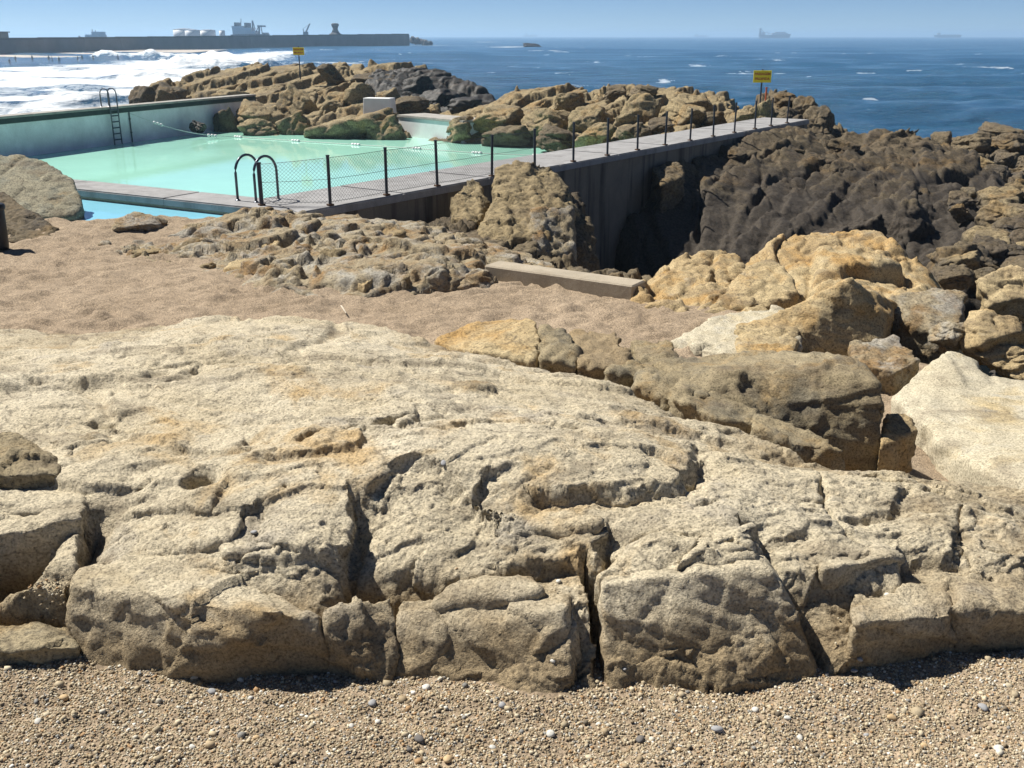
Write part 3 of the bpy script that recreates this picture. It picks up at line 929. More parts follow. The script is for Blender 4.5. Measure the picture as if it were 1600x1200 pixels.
hull_rock('block', [px_hull([(650, 800, 4.0), (690, 788, 4.1), (750, 835, 4.0), (740, 850, 3.9), (665, 845, 3.85)], 3.85)], .012, M['slab'], 10, .018, .12, .012, .01, parent=slab)
hull_rock('block', [px_hull([(232, 1050, 3.3), (300, 1040, 3.32), (325, 1065, 3.22), (250, 1075, 3.2)], 3.5)], .012, M['slab'], 12, .012, .1, .01, .01, parent=slab)
# jointed blocks standing out of the slab's front: crisp front edge, back sunk into the slab
def jointed(front, back, bottom, seed, lift=.02, amp=.024, size=.32):
    pts = [(x, y, z + lift) for x, y, z in (on_slab(*p) for p in front)]
    pts += [(x, y, z - .05) for x, y, z in (on_slab(*p) for p in back)]
    pts += [PZ(*p) for p in bottom]
    pts += [(x, y + .05, 3.5) for x, y, z in pts]
    hull_rock('block', [pts], .016, M['slab'], seed, amp, size, .015, .010, parent=slab, smooth=2, fine=.004)
jointed([(352, 872), (440, 852), (528, 834), (543, 822)], [(500, 770), (380, 780), (330, 830)], [(345, 918, 3.82), (440, 945, 3.78), (532, 945, 3.78), (540, 900, 3.80)], 801)
jointed([(938, 922), (1000, 912), (1100, 902), (1185, 888), (1212, 903)], [(1195, 850), (1080, 850), (950, 875)], [(945, 1095, 3.64), (1100, 1100, 3.64), (1295, 1090, 3.64), (1268, 1005, 3.73)], 802, .025)
jointed([(672, 985), (770, 975), (888, 955)], [(680, 920), (800, 890), (890, 910)], [(660, 1082, 3.64), (780, 1100, 3.64), (880, 1096, 3.64), (900, 1050, 3.66)], 803, .01)
jointed([(110, 915), (200, 905), (345, 930), (430, 955), (512, 1000)], [(120, 870), (250, 850), (400, 890), (500, 940)], [(100, 1045, 3.64), (250, 1074, 3.64), (390, 1072, 3.64), (520, 1035, 3.64), (535, 1020, 3.66)], 804, .0, .032, .3)
jointed([(508, 985), (575, 968), (622, 972)], [(505, 930), (610, 915)], [(500, 1066, 3.64), (590, 1096, 3.64), (614, 1094, 3.64), (627, 1030, 3.68)], 805, .005, .035, .2)
jointed([(624, 980), (660, 970), (700, 975)], [(625, 915), (700, 915)], [(618, 1085, 3.64), (690, 1086, 3.64)], 813, -.005)
jointed([(1285, 895), (1340, 880), (1402, 868), (1412, 873)], [(1270, 850), (1390, 835)], [(1280, 968, 3.76), (1350, 962, 3.76), (1406, 950, 3.76)], 806)
jointed([(1335, 972), (1400, 955), (1490, 960)], [(1330, 905), (1480, 890)], [(1330, 1036, 3.65), (1420, 1040, 3.65), (1500, 1034, 3.66)], 807, .0, .035, .22)
jointed([(1470, 945), (1560, 952), (1600, 935), (1720, 950)], [(1480, 880), (1700, 880)], [(1478, 1030, 3.66), (1560, 1026, 3.66), (1720, 1015, 3.66)], 814, -.005, .035, .22)
jointed([(-60, 850), (60, 830), (118, 806), (128, 812)], [(-60, 780), (60, 770), (120, 785)], [(-60, 905, 3.76), (60, 915, 3.76), (125, 905, 3.76), (132, 870, 3.78)], 808)
jointed([(1058, 894), (1120, 856), (1168, 830), (1188, 836)], [(1170, 800), (1080, 840)], [(1060, 910, 3.9), (1180, 890, 3.9)], 809, .045)
jointed([(803, 842), (860, 812), (930, 816), (943, 826)], [(850, 780), (930, 785)], [(800, 874, 3.95), (900, 878, 3.95), (938, 874, 3.95)], 810, .035)
jointed([(640, 962), (720, 925), (800, 910), (850, 928)], [(720, 890), (830, 885)], [(650, 1000, 3.78), (780, 985, 3.8), (850, 955, 3.82)], 811, .015)
# the out-of-frame rock that shades the slab's left edge
hull_rock('boulder', [px_hull([(-420, 720, 4.3), (-250, 640, 4.3), (-90, 700, 4.2), (-40, 790, 3.95), (-60, 930, 3.6), (-300, 950, 3.5)], 3.4)], .02, M['dark_slab'], 13, .03, .3, .02, .01,
          label='tall dark boulder standing against the end of the slab above the gravel', cat='boulder')

#
def kid(parent, o):
    o.parent = parent; o.matrix_parent_inverse = Matrix.Translation(-Vector(parent.location)); return o
# ------------------------------------------------------------------ rocks behind the slab
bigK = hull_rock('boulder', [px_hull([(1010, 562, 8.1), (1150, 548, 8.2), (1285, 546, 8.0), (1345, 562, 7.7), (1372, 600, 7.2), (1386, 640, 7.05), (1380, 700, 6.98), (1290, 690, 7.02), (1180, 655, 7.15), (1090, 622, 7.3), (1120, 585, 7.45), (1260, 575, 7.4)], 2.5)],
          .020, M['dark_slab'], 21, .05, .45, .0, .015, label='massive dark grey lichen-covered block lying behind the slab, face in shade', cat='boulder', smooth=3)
hull_rock('boulder', [px_hull([(1388, 640, 7.3), (1425, 645, 7.3), (1432, 672, 7.1), (1400, 705, 6.95), (1372, 700, 6.9)], 2.5)], .02, M['ochre'], 22, .03, .2, .02, .01,
          label='small ochre boulder leaning on the end of the big dark block', cat='boulder')
hull_rock('boulder', [px_hull([(672, 530, 8.7), (740, 505, 9.0), (800, 494, 9.0), (836, 497, 8.8), (846, 530, 8.3), (836, 565, 7.9), (740, 548, 8.1)], 2.5)], .022, M['ochre'], 23, .04, .35, .03, .01,
          label='yellowish wedge of rock with a cracked flat face at the back edge of the slab', cat='boulder')
jag = empty('rock_ridge', PY(950, 600, 7.9))
tag(jag, 'jagged ridge of dark broken rock between the slab and the big dark block', 'rock')
for i, pts in enumerate([
    [(842, 505, 8.7), (885, 512, 8.6), (905, 540, 8.2), (900, 575, 7.8), (845, 560, 7.9)],
    [(890, 515, 8.8), (960, 520, 8.7), (985, 545, 8.2), (975, 580, 7.8), (900, 572, 7.8)],
    [(960, 535, 8.6), (1000, 560, 8.1), (1008, 590, 7.7), (950, 580, 7.7)],
    [(985, 530, 8.8), (1050, 528, 8.6), (1064, 565, 8.1), (1000, 575, 7.9)],
    [(1000, 565, 8.0), (1090, 590, 7.6), (1110, 620, 7.2), (1050, 625, 7.2), (990, 600, 7.4)],
    [(1060, 590, 7.6), (1180, 640, 7.1), (1200, 668, 6.8), (1120, 650, 6.8), (1050, 620, 7.1)],
    [(1180, 640, 7.0), (1260, 672, 6.75), (1330, 705, 6.5), (1240, 690, 6.5), (1170, 665, 6.7)]]):
    kid(jag, hull_rock('rock', [px_hull(pts, 2.6)], .022, M['dark_slab'] if i != 1 else M['slab'], 30 + i, .05, .25, .03, .02))

W_ = [px_hull(p, 2.0) for p in (
    [(1395, 618, 9.0), (1440, 580, 9.5), (1482, 548, 10.0), (1530, 562, 9.9), (1545, 600, 9.1), (1500, 640, 8.4), (1440, 662, 8.1)],
    [(1440, 640, 8.4), (1545, 585, 9.5), (1610, 600, 9.2), (1760, 600, 9.2), (1900, 720, 6.9), (1720, 800, 6.1), (1600, 778, 6.6), (1520, 725, 7.2), (1460, 690, 7.7)],
    [(1700, 590, 9.5), (1950, 560, 10), (2100, 720, 7), (1900, 800, 6.1), (1750, 760, 6.5)])]
hull_rock('pale_rock', W_, .028, M['pale'], 61, .035, .7, .03, .012, smooth=2, fine=.006, sdir=(.7, .5, .4),
     label='smooth whitish slab of granite sloping beside the end of the big dark block', cat='rock')

# ochre boulder group on the right
mass('ochre_outcrop', [(1.2, 12.9), (1.35, 12.0), (2.2, 11.7), (3.2, 11.9), (4.0, 12.9), (3.9, 14.5), (2.7, 15.0), (1.9, 14.3)],
     [PY(*p) for p in [(1000, 462, 12.9), (1050, 438, 13.3), (1110, 400, 14.2), (1150, 398, 14.3), (1185, 412, 14.1), (1010, 480, 12.3), (1100, 470, 12.5), (1170, 470, 12.4), (1210, 440, 13.3)]],
     2.3, .45, .026, M['ochre'], 62, [(.85, .17, 28, .07), (.36, .06, 26, .025), (.15, .015, 20, .006)], 1.5, .6, .03, .5, dy=1.3,
     label='knobbly orange-yellow outcrop rising from the sand at the end of the concrete kerb', cat='rock')
hull_rock('boulder', [px_hull([(1130, 455, 12.9), (1160, 415, 13.4), (1205, 400, 13.7), (1235, 425, 13.2), (1250, 460, 12.6), (1200, 478, 12.3), (1140, 480, 12.3)], 2.3)], .03, M['ochre'], 63, .05, .3, .05, .02,
          label='rounded orange boulder between the knobbly outcrop and the biggest yellow rock', cat='boulder', smooth=4)
mass('boulder', [(3.3, 13.4), (3.9, 12.6), (4.6, 11.9), (5.5, 12.0), (6.2, 12.8), (6.6, 14.3), (5.9, 15.9), (4.4, 16.2), (3.4, 15.4)],
     [PY(*p) for p in [(1205, 372, 15.4), (1260, 366, 15.4), (1320, 378, 15.1), (1395, 358, 15.2), (1450, 370, 15.1), (1500, 410, 14.7), (1520, 450, 14.2), (1350, 425, 13.6), (1420, 450, 13.0), (1470, 480, 12.6), (1280, 400, 14.4), (1250, 425, 13.7), (1500, 500, 12.9)]],
     1.9, .55, .028, M['ochre'], 64, [(1.3, .18, 30, .08), (.5, .05, 28, .03), (.2, .012, 20, .006)], 1.4, .8, .03, .42, dy=1.3,
     label='biggest yellow boulder, broad cracked dome in front of the black rock slope', cat='boulder')
hull_rock('boulder', [px_hull([(1395, 455, 12.3), (1470, 445, 12.6), (1510, 460, 12.4), (1500, 505, 11.7), (1470, 530, 11.4), (1410, 500, 11.7), (1380, 470, 12.1)], 2.0)], .03, M['mid'], 65, .05, .4, .03, .02,
          label='grey-topped boulder leaning against the front of the biggest yellow boulder', cat='boulder', smooth=3)
hull_rock('boulder', [px_hull([(1190, 500, 11.1), (1328, 434, 11.1), (1345, 445, 11.3), (1386, 502, 11.0), (1376, 545, 10.8), (1290, 550, 10.75), (1235, 545, 10.75), (1300, 455, 12.2), (1400, 475, 12.0)], 2.2)], .026, M['ochre'], 66, .035, .35, .02, .01,
          label='pointed pyramid-shaped boulder with a shaded right face', cat='boulder')
hull_rock('boulder', [px_hull([(1050, 530, 10.7), (1120, 490, 11.4), (1215, 478, 11.7), (1250, 490, 11.4), (1252, 550, 10.3), (1130, 556, 10.1)], 2.3)], .026, M['pale'], 67, .04, .3, .03, .02,
          label='low pale cream rock sloping up from the sand beside the pyramid boulder', cat='boulder')
hull_rock('boulder', [px_hull([(1150, 505, 11.0), (1240, 488, 11.3), (1252, 520, 10.7), (1240, 556, 10.0), (1150, 556, 10.0)], 2.3)], .026, M['ochre'], 68, .04, .25, .03, .02,
          label='broken tan block with an upright split standing against the pyramid boulder', cat='boulder')
hull_rock('boulder', [px_hull([(1330, 535, 10.4), (1400, 525, 10.5), (1440, 560, 9.9), (1400, 582, 9.6), (1330, 565, 9.8)], 2.2)], .026, M['mid'], 69, .05, .25, .04, .02,
          label='low brown rock in the shade at the foot of the pyramid boulder', cat='boulder')
for i, (a, b_, t, bt, y, mt, lab) in enumerate([
    (1535, 1640, 425, 500, 12.2, 'ochre', 'rounded tan boulder beyond the gap beside the biggest yellow boulder'),
    (1500, 1592, 500, 560, 10.9, 'ochre', 'ochre-brown wedge boulder below the rounded tan boulder'),
    (1465, 1522, 507, 540, 11.0, 'mid', 'small elongated grey stone in the gap by the ochre-brown wedge'),
    (1545, 1640, 550, 582, 10.6, 'ochre', 'low orange rock at the upper edge of the smooth whitish slab')]):
    o = stone_px('boulder', a, b_, t, bt, y, M[mt], 300 + i)
    tag(o, lab, 'boulder')

# mid-left outcrop between the sand and the pool walkway
O = [PZ(*p)[:2] for p in [(150, 400, 2.75), (270, 425, 2.75), (350, 447, 2.75), (440, 470, 2.75), (520, 467, 2.75), (600, 467, 2.75), (690, 462, 2.75), (770, 455, 2.75)]] + [(.6, 14.4), (.5, 16.5), (-1.2, 18.6), (-3.0, 18.9), (-4.6, 18.5), (-6.0, 17.5), (-7.6, 16.6)]
mass('rock_outcrop', O, [(lambda q: (q[0], q[1], q[2] + 0.12))(PY(*p)) for p in [(150, 350, 17.5), (205, 325, 18.0), (250, 343, 17.6), (300, 335, 18), (360, 316, 18.6), (420, 328, 18.3), (500, 342, 18.0), (560, 350, 17.8), (640, 362, 17.6), (720, 385, 16.8), (770, 420, 15),
      (230, 400, 15.6), (300, 390, 15.6), (380, 410, 14.6), (460, 385, 15.4), (540, 390, 15.0), (480, 430, 13.6), (560, 430, 13.5), (640, 420, 13.9), (640, 450, 13.0), (720, 430, 13.4), (690, 400, 15)]],
     2.5, .7, .032, M['mid'], 70, [(1.25, .20, 40, .11), (.5, .08, 34, .05), (.18, .008, 20, .006)], 2.3, -.25, .03, .5, dy=1.2, edge_noise=.45,
     terr=(.17, .18, .10, .75), label='low knobbly grey and ochre outcrop between the sand and the fenced walkway', cat='rock')
OUT = bpy.data.objects['rock_outcrop']
for i, (a, b_, t, bt, y, mt) in enumerate([(440, 500, 370, 425, 14.4, 'mid'), (500, 560, 375, 425, 14.2, 'mid'), (550, 600, 415, 462, 13.1, 'ochre'), (590, 640, 420, 462, 13.1, 'mid'), (640, 700, 410, 460, 13.2, 'mid'), (705, 770, 415, 458, 13.3, 'mid'),
        (260, 330, 370, 400, 15.6, 'mid'), (330, 420, 405, 440, 14.2, 'mid'), (200, 260, 380, 405, 15.6, 'mid'), (380, 440, 430, 462, 13.3, 'mid'), (430, 520, 440, 468, 12.9, 'mid'), (560, 640, 350, 385, 16.2, 'mid'), (470, 540, 345, 372, 16.8, 'mid'), (340, 420, 322, 345, 18.0, 'mid'), (170, 240, 330, 352, 17.2, 'mid'), (600, 660, 385, 415, 14.8, 'mid'), (660, 730, 385, 410, 14.8, 'mid'), (395, 450, 365, 400, 15.2, 'ochre'), (300, 345, 405, 425, 14.7, 'mid')]):
    stone_px('rock', a, b_, t + 3, bt, y, M[('mid', 'island', 'ochre', 'island', 'mid')[i % 5]], 400 + i, OUT, sink=.6)

# upright rock against the walkway wall
pil = empty('rock_stack', PZ(800, 400, 1.5))
tag(pil, 'tall brown split rock stack standing against the walkway wall', 'rock')
for i, (pts, mt) in enumerate([
    ([(770, 300, 21), (775, 262, 21.8), (805, 248, 22), (860, 258, 22), (890, 290, 21.5), (905, 330, 21), (890, 350, 20), (790, 345, 20)], 'island'),
    ([(755, 330, 20), (775, 300, 20.6), (835, 295, 20.8), (870, 330, 20), (860, 375, 19), (770, 370, 19)], 'island'),
    ([(828, 325, 19.8), (860, 318, 20), (895, 322, 20.2), (900, 400, 19), (830, 400, 18.6)], 'mid'),
    ([(703, 310, 21), (730, 282, 21.6), (752, 282, 21.6), (765, 320, 20.8), (750, 345, 20), (706, 340, 20.2)], 'island'),
    ([(745, 345, 19.8), (790, 330, 20), (810, 365, 19.2), (790, 395, 18.5), (750, 390, 18.8)], 'island'),
    ([(860, 300, 21.5), (905, 300, 21.8), (930, 360, 20.8), (935, 410, 20), (880, 405, 19)], 'seaward'),
    ([(670, 345, 20.5), (720, 330, 20.7), (745, 350, 20), (720, 370, 19.5), (668, 365, 19.8)], 'seaward')]):
    kid(pil, hull_rock('rock', [px_hull(pts, -.5)], .045, M[mt], 80 + i, .10, .5, .10, .03, smooth=3, sdir=(1, .3, .2)))
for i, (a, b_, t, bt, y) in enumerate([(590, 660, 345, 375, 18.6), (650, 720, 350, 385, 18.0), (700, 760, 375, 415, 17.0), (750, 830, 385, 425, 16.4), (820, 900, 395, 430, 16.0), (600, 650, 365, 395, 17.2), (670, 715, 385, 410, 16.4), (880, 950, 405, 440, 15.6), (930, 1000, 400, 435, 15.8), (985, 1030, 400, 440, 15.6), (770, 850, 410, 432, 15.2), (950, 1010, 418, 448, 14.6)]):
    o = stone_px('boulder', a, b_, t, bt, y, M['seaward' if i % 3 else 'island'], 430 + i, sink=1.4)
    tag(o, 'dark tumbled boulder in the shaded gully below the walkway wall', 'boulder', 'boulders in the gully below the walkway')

# broken rock dropping from the sand into the gully
mass('rock_outcrop', [(-2.9, 17.0), (-1.6, 15.6), (-.3, 14.35), (1.7, 13.05), (2.7, 13.4), (2.6, 15.6), (1.6, 18), (.3, 20.2), (-1.6, 20.8), (-3.2, 19.2)],
     [PY(*p) for p in [(600, 368, 18.2), (650, 378, 17.6), (700, 392, 16.8), (760, 408, 16.0), (830, 425, 15.2), (900, 436, 14.6), (980, 440, 14.2), (1015, 425, 14.6), (680, 355, 19.5), (740, 375, 18.5), (800, 405, 17.5), (880, 425, 16.4), (960, 425, 15.6), (620, 350, 19.6)]],
     .2, .6, .036, M['seaward'], 75, [(.9, .20, 30, .07), (.4, .13, 28, .05), (.18, .05, 24, .015)], 1.5, .5, .035, .5, dy=1.2,
     terr=(.30, .3, .1, .7), label='dark broken ledges dropping from the sand edge into the gully', cat='rock')
# black slope right of the gully
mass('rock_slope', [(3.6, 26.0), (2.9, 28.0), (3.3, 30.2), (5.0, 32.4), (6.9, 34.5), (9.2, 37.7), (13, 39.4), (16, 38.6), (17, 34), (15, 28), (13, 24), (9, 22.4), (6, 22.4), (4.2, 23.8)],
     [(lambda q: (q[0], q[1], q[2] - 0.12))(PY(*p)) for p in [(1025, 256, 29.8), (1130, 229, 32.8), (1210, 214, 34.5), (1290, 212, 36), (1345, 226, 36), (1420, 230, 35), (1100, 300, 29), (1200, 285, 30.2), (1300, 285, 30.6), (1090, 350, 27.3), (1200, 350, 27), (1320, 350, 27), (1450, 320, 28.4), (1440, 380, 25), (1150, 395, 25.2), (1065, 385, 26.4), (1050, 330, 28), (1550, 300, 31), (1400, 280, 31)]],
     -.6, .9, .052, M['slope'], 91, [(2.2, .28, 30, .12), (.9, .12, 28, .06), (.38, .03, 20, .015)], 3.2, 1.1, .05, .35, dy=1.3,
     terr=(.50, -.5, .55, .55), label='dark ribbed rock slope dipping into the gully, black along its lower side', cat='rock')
SLOPE = bpy.data.objects['rock_slope']
for i, (a, b_, t, bt, y) in enumerate([(1250, 1300, 232, 260, 33), (1290, 1350, 250, 285, 32), (1340, 1380, 270, 310, 31), (1200, 1260, 218, 240, 34), (1120, 1180, 225, 250, 32.3), (1300, 1350, 212, 232, 35), (1390, 1470, 305, 370, 26), (1330, 1390, 330, 370, 26), (1290, 1330, 350, 375, 26)]):
    stone_px('rock', a, b_, t, bt, y, M['slope'], 460 + i, SLOPE, sink=.6)
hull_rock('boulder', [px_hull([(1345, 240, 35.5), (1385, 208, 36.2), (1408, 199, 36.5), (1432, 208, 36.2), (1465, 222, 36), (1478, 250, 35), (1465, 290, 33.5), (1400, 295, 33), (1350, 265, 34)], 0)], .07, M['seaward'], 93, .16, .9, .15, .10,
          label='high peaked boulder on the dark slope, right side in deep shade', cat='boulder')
hull_rock('boulder', [px_hull([(1018, 262, 29), (1045, 250, 29.8), (1065, 252, 29.6), (1070, 275, 28.8), (1035, 290, 28)], .5)], .05, M['seaward'], 94, .08, .5, .06, .04,
          label='small dark boulder jammed between the walkway wall and the dark slope', cat='boulder')

# flat reef to the right, reaching the sea
mass('rock_reef', [(11.8, 23), (12.8, 30), (15, 36), (16, 42), (18.5, 47), (24, 48), (28, 46), (28, 14), (16, 13), (10, 14.5), (9.2, 17), (10.5, 20.5)],
     [(lambda q: (q[0], q[1], q[2] - 0.35))(PY(*p)) for p in [(1450, 222, 43), (1480, 208, 45.5), (1530, 199, 46), (1600, 202, 46), (1500, 240, 39.5), (1590, 240, 39.5), (1520, 270, 35), (1590, 280, 34), (1500, 330, 28), (1590, 330, 28), (1520, 390, 23), (1600, 400, 22), (1550, 430, 19), (1540, 470, 16.5), (1600, 460, 16.5), (1900, 300, 33), (1900, 450, 17)]],
     -.5, 1.2, .06, M['seaward'], 95, [(2.4, .36, 30, .15), (1.0, .20, 28, .09), (.42, .07, 20, .03)], 2.1, .1, .05, .45, dy=1.6,
     terr=(.40, .15, .12, .75), label='broken brown tidal reef of jumbled ledges reaching out to the sea', cat='rock')
REEF = bpy.data.objects['rock_reef']
rnd = random.Random(77)
for i in range(46):
    px = rnd.uniform(1490, 1640); py = rnd.uniform(235, 440)
    y = PZ(px, py, 1.5)[1]
    w = rnd.uniform(28, 70) * (.6 + (py - 200) / 300)
    stone_px('rock', px - w / 2, px + w / 2, py - w * .32, py + w * .15, y, M['seaward' if i % 3 else 'island'], 500 + i, REEF, sink=.5)
for i, (a, b_, t, bt, y) in enumerate([(1455, 1495, 205, 232, 44), (1490, 1520, 210, 232, 43), (1500, 1560, 210, 235, 42), (1560, 1620, 205, 235, 42), (1540, 1600, 196, 214, 46)]):
    stone_px('rock', a, b_, t, bt, y, M['seaward'], 560 + i, REEF, sink=.4)

# island of rock beyond the pool
mass('rock_island', [(-25, 62), (-19, 57.6), (-15.3, 53), (-12.5, 51.2), (-10, 49.8), (-6.5, 48.2), (-3.4, 48.4), (-1.5, 52), (-.4, 56), (-1.6, 63), (-8, 69), (-16, 70), (-23, 67)],
     [(lambda q: (q[0], q[1], q[2] - 0.45))(PY(*p)) for p in [(205, 158, 63), (250, 128, 64), (275, 130, 64), (310, 138, 63), (345, 126, 63), (390, 114, 63), (440, 110, 63), (490, 104, 63), (513, 98, 63), (535, 110, 62), (590, 107, 62), (640, 119, 61), (690, 133, 60), (720, 146, 59), (755, 157, 58),
       (400, 180, 54.5), (360, 160, 56.5), (480, 150, 57.5), (440, 170, 55), (560, 136, 57), (600, 150, 55), (460, 195, 51.5), (540, 178, 51), (580, 182, 50.5), (650, 168, 53.5), (700, 170, 54), (300, 150, 60), (640, 200, 49.5), (420, 140, 59.5)]],
     .8, 1.4, .062, M['island'], 101, [(4.0, .42, 30, .18), (1.5, .27, 28, .14), (.6, .08, 22, .04)], 2.5, .45, .06, .42, dy=1.5,
     terr=(.55, .22, .10, .75), label='long brown rock island behind the pool with a yellow sign on its crest', cat='rock')
ISL = bpy.data.objects['rock_island']
for i, (a, b_, t, bt, y, mt) in enumerate([(480, 620, 170, 222, 49.5, 'island'), (560, 625, 178, 215, 49, 'island'), (205, 250, 130, 162, 62, 'seaward'), (235, 292, 126, 158, 61.5, 'seaward'), (495, 532, 98, 116, 62, 'seaward'), (440, 500, 132, 170, 56, 'island'), (500, 545, 142, 170, 55, 'island'), (540, 590, 130, 160, 55.5, 'island'), (585, 620, 135, 160, 55, 'island'), (620, 685, 118, 150, 59, 'black'), (660, 720, 135, 165, 57, 'black'), (550, 640, 108, 135, 60.5, 'seaward'), (700, 760, 147, 172, 55.5, 'black'), (360, 430, 160, 190, 53.5, 'island'), (330, 372, 165, 206, 53.0, 'seaward'), (420, 480, 172, 206, 51.5, 'island'), (375, 440, 185, 212, 51, 'island'), (330, 400, 140, 160, 57.5, 'island'), (600, 660, 150, 168, 54.5, 'seaward')]):
    stone_px('rock', a, b_, t, bt, y, M[mt], 600 + i, ISL, sink=.5)

mass('rock_shoulder', [(-9.5, 60), (-6.6, 56.8), (-3.5, 55.2), (-.9, 54.6), (.6, 56.5), (-.4, 60.5), (-4, 64), (-8, 65)],
     [(lambda q: (q[0], q[1], q[2] - .3))(PY(*p)) for p in [(585, 109, 60.5), (615, 113, 60), (640, 120, 59.5), (690, 134, 59), (720, 146, 58), (755, 157, 57), (600, 135, 57.5), (650, 150, 56.5), (700, 160, 56), (740, 166, 55.5)]],
     .2, .9, .06, M['black'], 105, [(2.8, .34, 30, .14), (1.2, .16, 28, .08), (.4, .03, 24, .02)], 2.2, .5, .05, .42, dy=1.4,
     label='black seaward shoulder of rock at the end of the island crest', cat='rock')
# outcrop between pool and walkway
LAST = mass('rock_outcrop', [(-4.5, 47.6), (-1, 46.2), (1.6, 44.2), (3.0, 41.5), (4.6, 36.6), (6, 37.2), (9.6, 41.5), (11, 46), (11.2, 50), (6, 54), (0, 54), (-4.5, 51.5)],
     [(lambda q: (q[0], q[1], q[2] - 0.4))(PY(*p)) for p in [(710, 176, 50), (760, 160, 50), (830, 149, 50), (900, 143, 50), (945, 136, 50), (985, 132, 49.5), (1010, 134, 49), (1040, 150, 48), (1080, 147, 47), (1105, 152, 46.5), (1118, 172, 45), (1135, 182, 44),
       (690, 210, 48), (760, 200, 47), (820, 200, 46), (870, 205, 44.5), (900, 212, 42), (950, 210, 40.5), (1000, 204, 39.5), (1050, 196, 40), (860, 175, 47), (940, 165, 46), (1000, 160, 45), (1040, 180, 42.5)]],
     .7, 1.1, .055, M['island'], 111, [(2.8, .38, 30, .15), (1.1, .22, 28, .10), (.5, .07, 22, .03)], 2.1, .5, .05, .42, dy=1.5,
     terr=(.45, .25, .12, .75), label='yellow-brown blocky outcrop filling the far corner of the pool beside the walkway', cat='rock')
OC2 = LAST
for i, (a, b_, t, bt, y, mt) in enumerate([(960, 1030, 150, 205, 44, 'island'), (900, 965, 165, 205, 44.5, 'island'), (945, 985, 133, 152, 48.5, 'seaward'), (985, 1030, 130, 150, 48, 'seaward'), (1040, 1105, 146, 180, 45.5, 'island'), (1050, 1120, 160, 190, 43.5, 'island'), (820, 900, 165, 205, 45.5, 'island'), (740, 820, 165, 200, 47, 'island'), (690, 750, 185, 215, 47.5, 'island'), (760, 830, 195, 222, 45.5, 'seaward'), (840, 900, 198, 224, 43, 'seaward'), (905, 960, 195, 222, 41.5, 'island'), (960, 1010, 195, 214, 40.5, 'seaward'), (1010, 1060, 185, 206, 41, 'seaward'), (1090, 1140, 175, 192, 43.5, 'seaward'), (860, 920, 145, 170, 48, 'island')]):
    stone_px('rock', a, b_, t, bt, y, M[mt], 640 + i, OC2, sink=.4)

# crag at the end of the walkway
mass('rock_crag', [(9.2, 40.5), (10.9, 39.2), (12.6, 38.4), (14.2, 39.4), (14.7, 42), (14, 45), (11.5, 46.5), (9.3, 44.5)],
     [(lambda q: (q[0], q[1], q[2] - 0.4))(PY(*p)) for p in [(1150, 182, 43), (1175, 160, 43.5), (1200, 146, 43.5), (1225, 141, 43.5), (1262, 152, 43.5), (1285, 175, 42.5), (1305, 205, 41), (1240, 170, 41.5), (1270, 200, 40), (1300, 225, 39.5), (1200, 172, 42)]],
     .2, .8, .05, M['seaward'], 121, [(1.5, .30, 30, .12), (.7, .18, 28, .08), (.32, .06, 22, .03)], 1.4, .9, .05, .45, dy=1.2,
     terr=(.40, .45, .2, .7), label='dark crag at the far end of the walkway with a yellow sign on top', cat='rock')
CRAG = bpy.data.objects['rock_crag']
for i, (a, b_, t, bt, y) in enumerate([(1210, 1250, 142, 165, 43), (1245, 1282, 150, 180, 42.5), (1255, 1300, 180, 220, 40.5), (1150, 1190, 165, 190, 42.5), (1265, 1310, 165, 200, 41.5), (1180, 1215, 155, 185, 42), (1215, 1250, 165, 190, 41.3)]):
    stone_px('rock', a, b_, t, bt, y, M['seaward' if i not in (3, 5) else 'island'], 680 + i, CRAG, sink=.4)

# boulders left of the paddling pool
left_b = hull_rock('boulder', [px_hull([(-140, 262, 20.5), (-40, 238, 20.3), (40, 240, 20.2), (75, 250, 20.0), (115, 275, 19.6), (131, 318, 18.8), (120, 335, 18.4), (60, 340, 18.2), (-120, 345, 18.2)], 2.2)], .035, M['wetgrey'], 131, .05, .6, .05, .02, smooth=8,
          label='big rounded tan boulder standing in the paddling pool', cat='boulder')
hull_rock('boulder', [px_hull([(-120, 300, 18.4), (0, 298, 18.4), (20, 308, 18.2), (60, 340, 17.5), (92, 356, 17.0), (80, 375, 16.6), (-100, 378, 16.5)], 2.2)], .03, M['seaward'], 132, .06, .4, .05, .03, smooth=3,
          label='lower brown boulder on the sand behind the black litter bin', cat='boulder')
# low black reef outside the far pool wall
tot = empty('rock_reef', PZ(90, 178, 0))
tag(tot, 'low black spiky reef in the surf outside the pool side wall', 'rock')
for i, (a, b_, t, bt) in enumerate([(-40, 20, 165, 188), (10, 45, 160, 185), (40, 70, 152, 182), (60, 92, 158, 180), (88, 118, 160, 178), (110, 140, 165, 176), (130, 160, 162, 175), (155, 195, 160, 172), (-90, -30, 168, 190), (30, 60, 170, 186)]):
    kid(tot, stone_px('rock', a, b_, t, bt, 58 + i % 3, M['black'], 700 + i, sink=1.0))
for i, (a, b_, t, bt, y, lab) in enumerate([
    (1318, 1365, 196, 218, 60, 'black rock awash in white foam beyond the peaked boulder'),
    (1322, 1345, 208, 222, 56, 'small black rock at the foam edge beyond the dark slope'),
    (815, 848, 61, 68, 640, 'far low black reef breaking the waves near the horizon')]):
    o = stone_px('sea_rock', a, b_, t, bt, y, M['black'], 720 + i, sink=.9, depth=.6)
    tag(o, lab, 'rock')
for i, (a, b_, t, bt) in enumerate([(0, 50, 104, 111), (40, 92, 102, 111)]):
    o = stone_px('sea_rock', a, b_, t, bt, PZ(40, 110, 0)[1], M['black'], 730 + i, sink=.9, depth=.5)
    tag(o, 'long low dark rock in the white surf off the far beach', 'rock', 'rocks in the surf off the far beach')

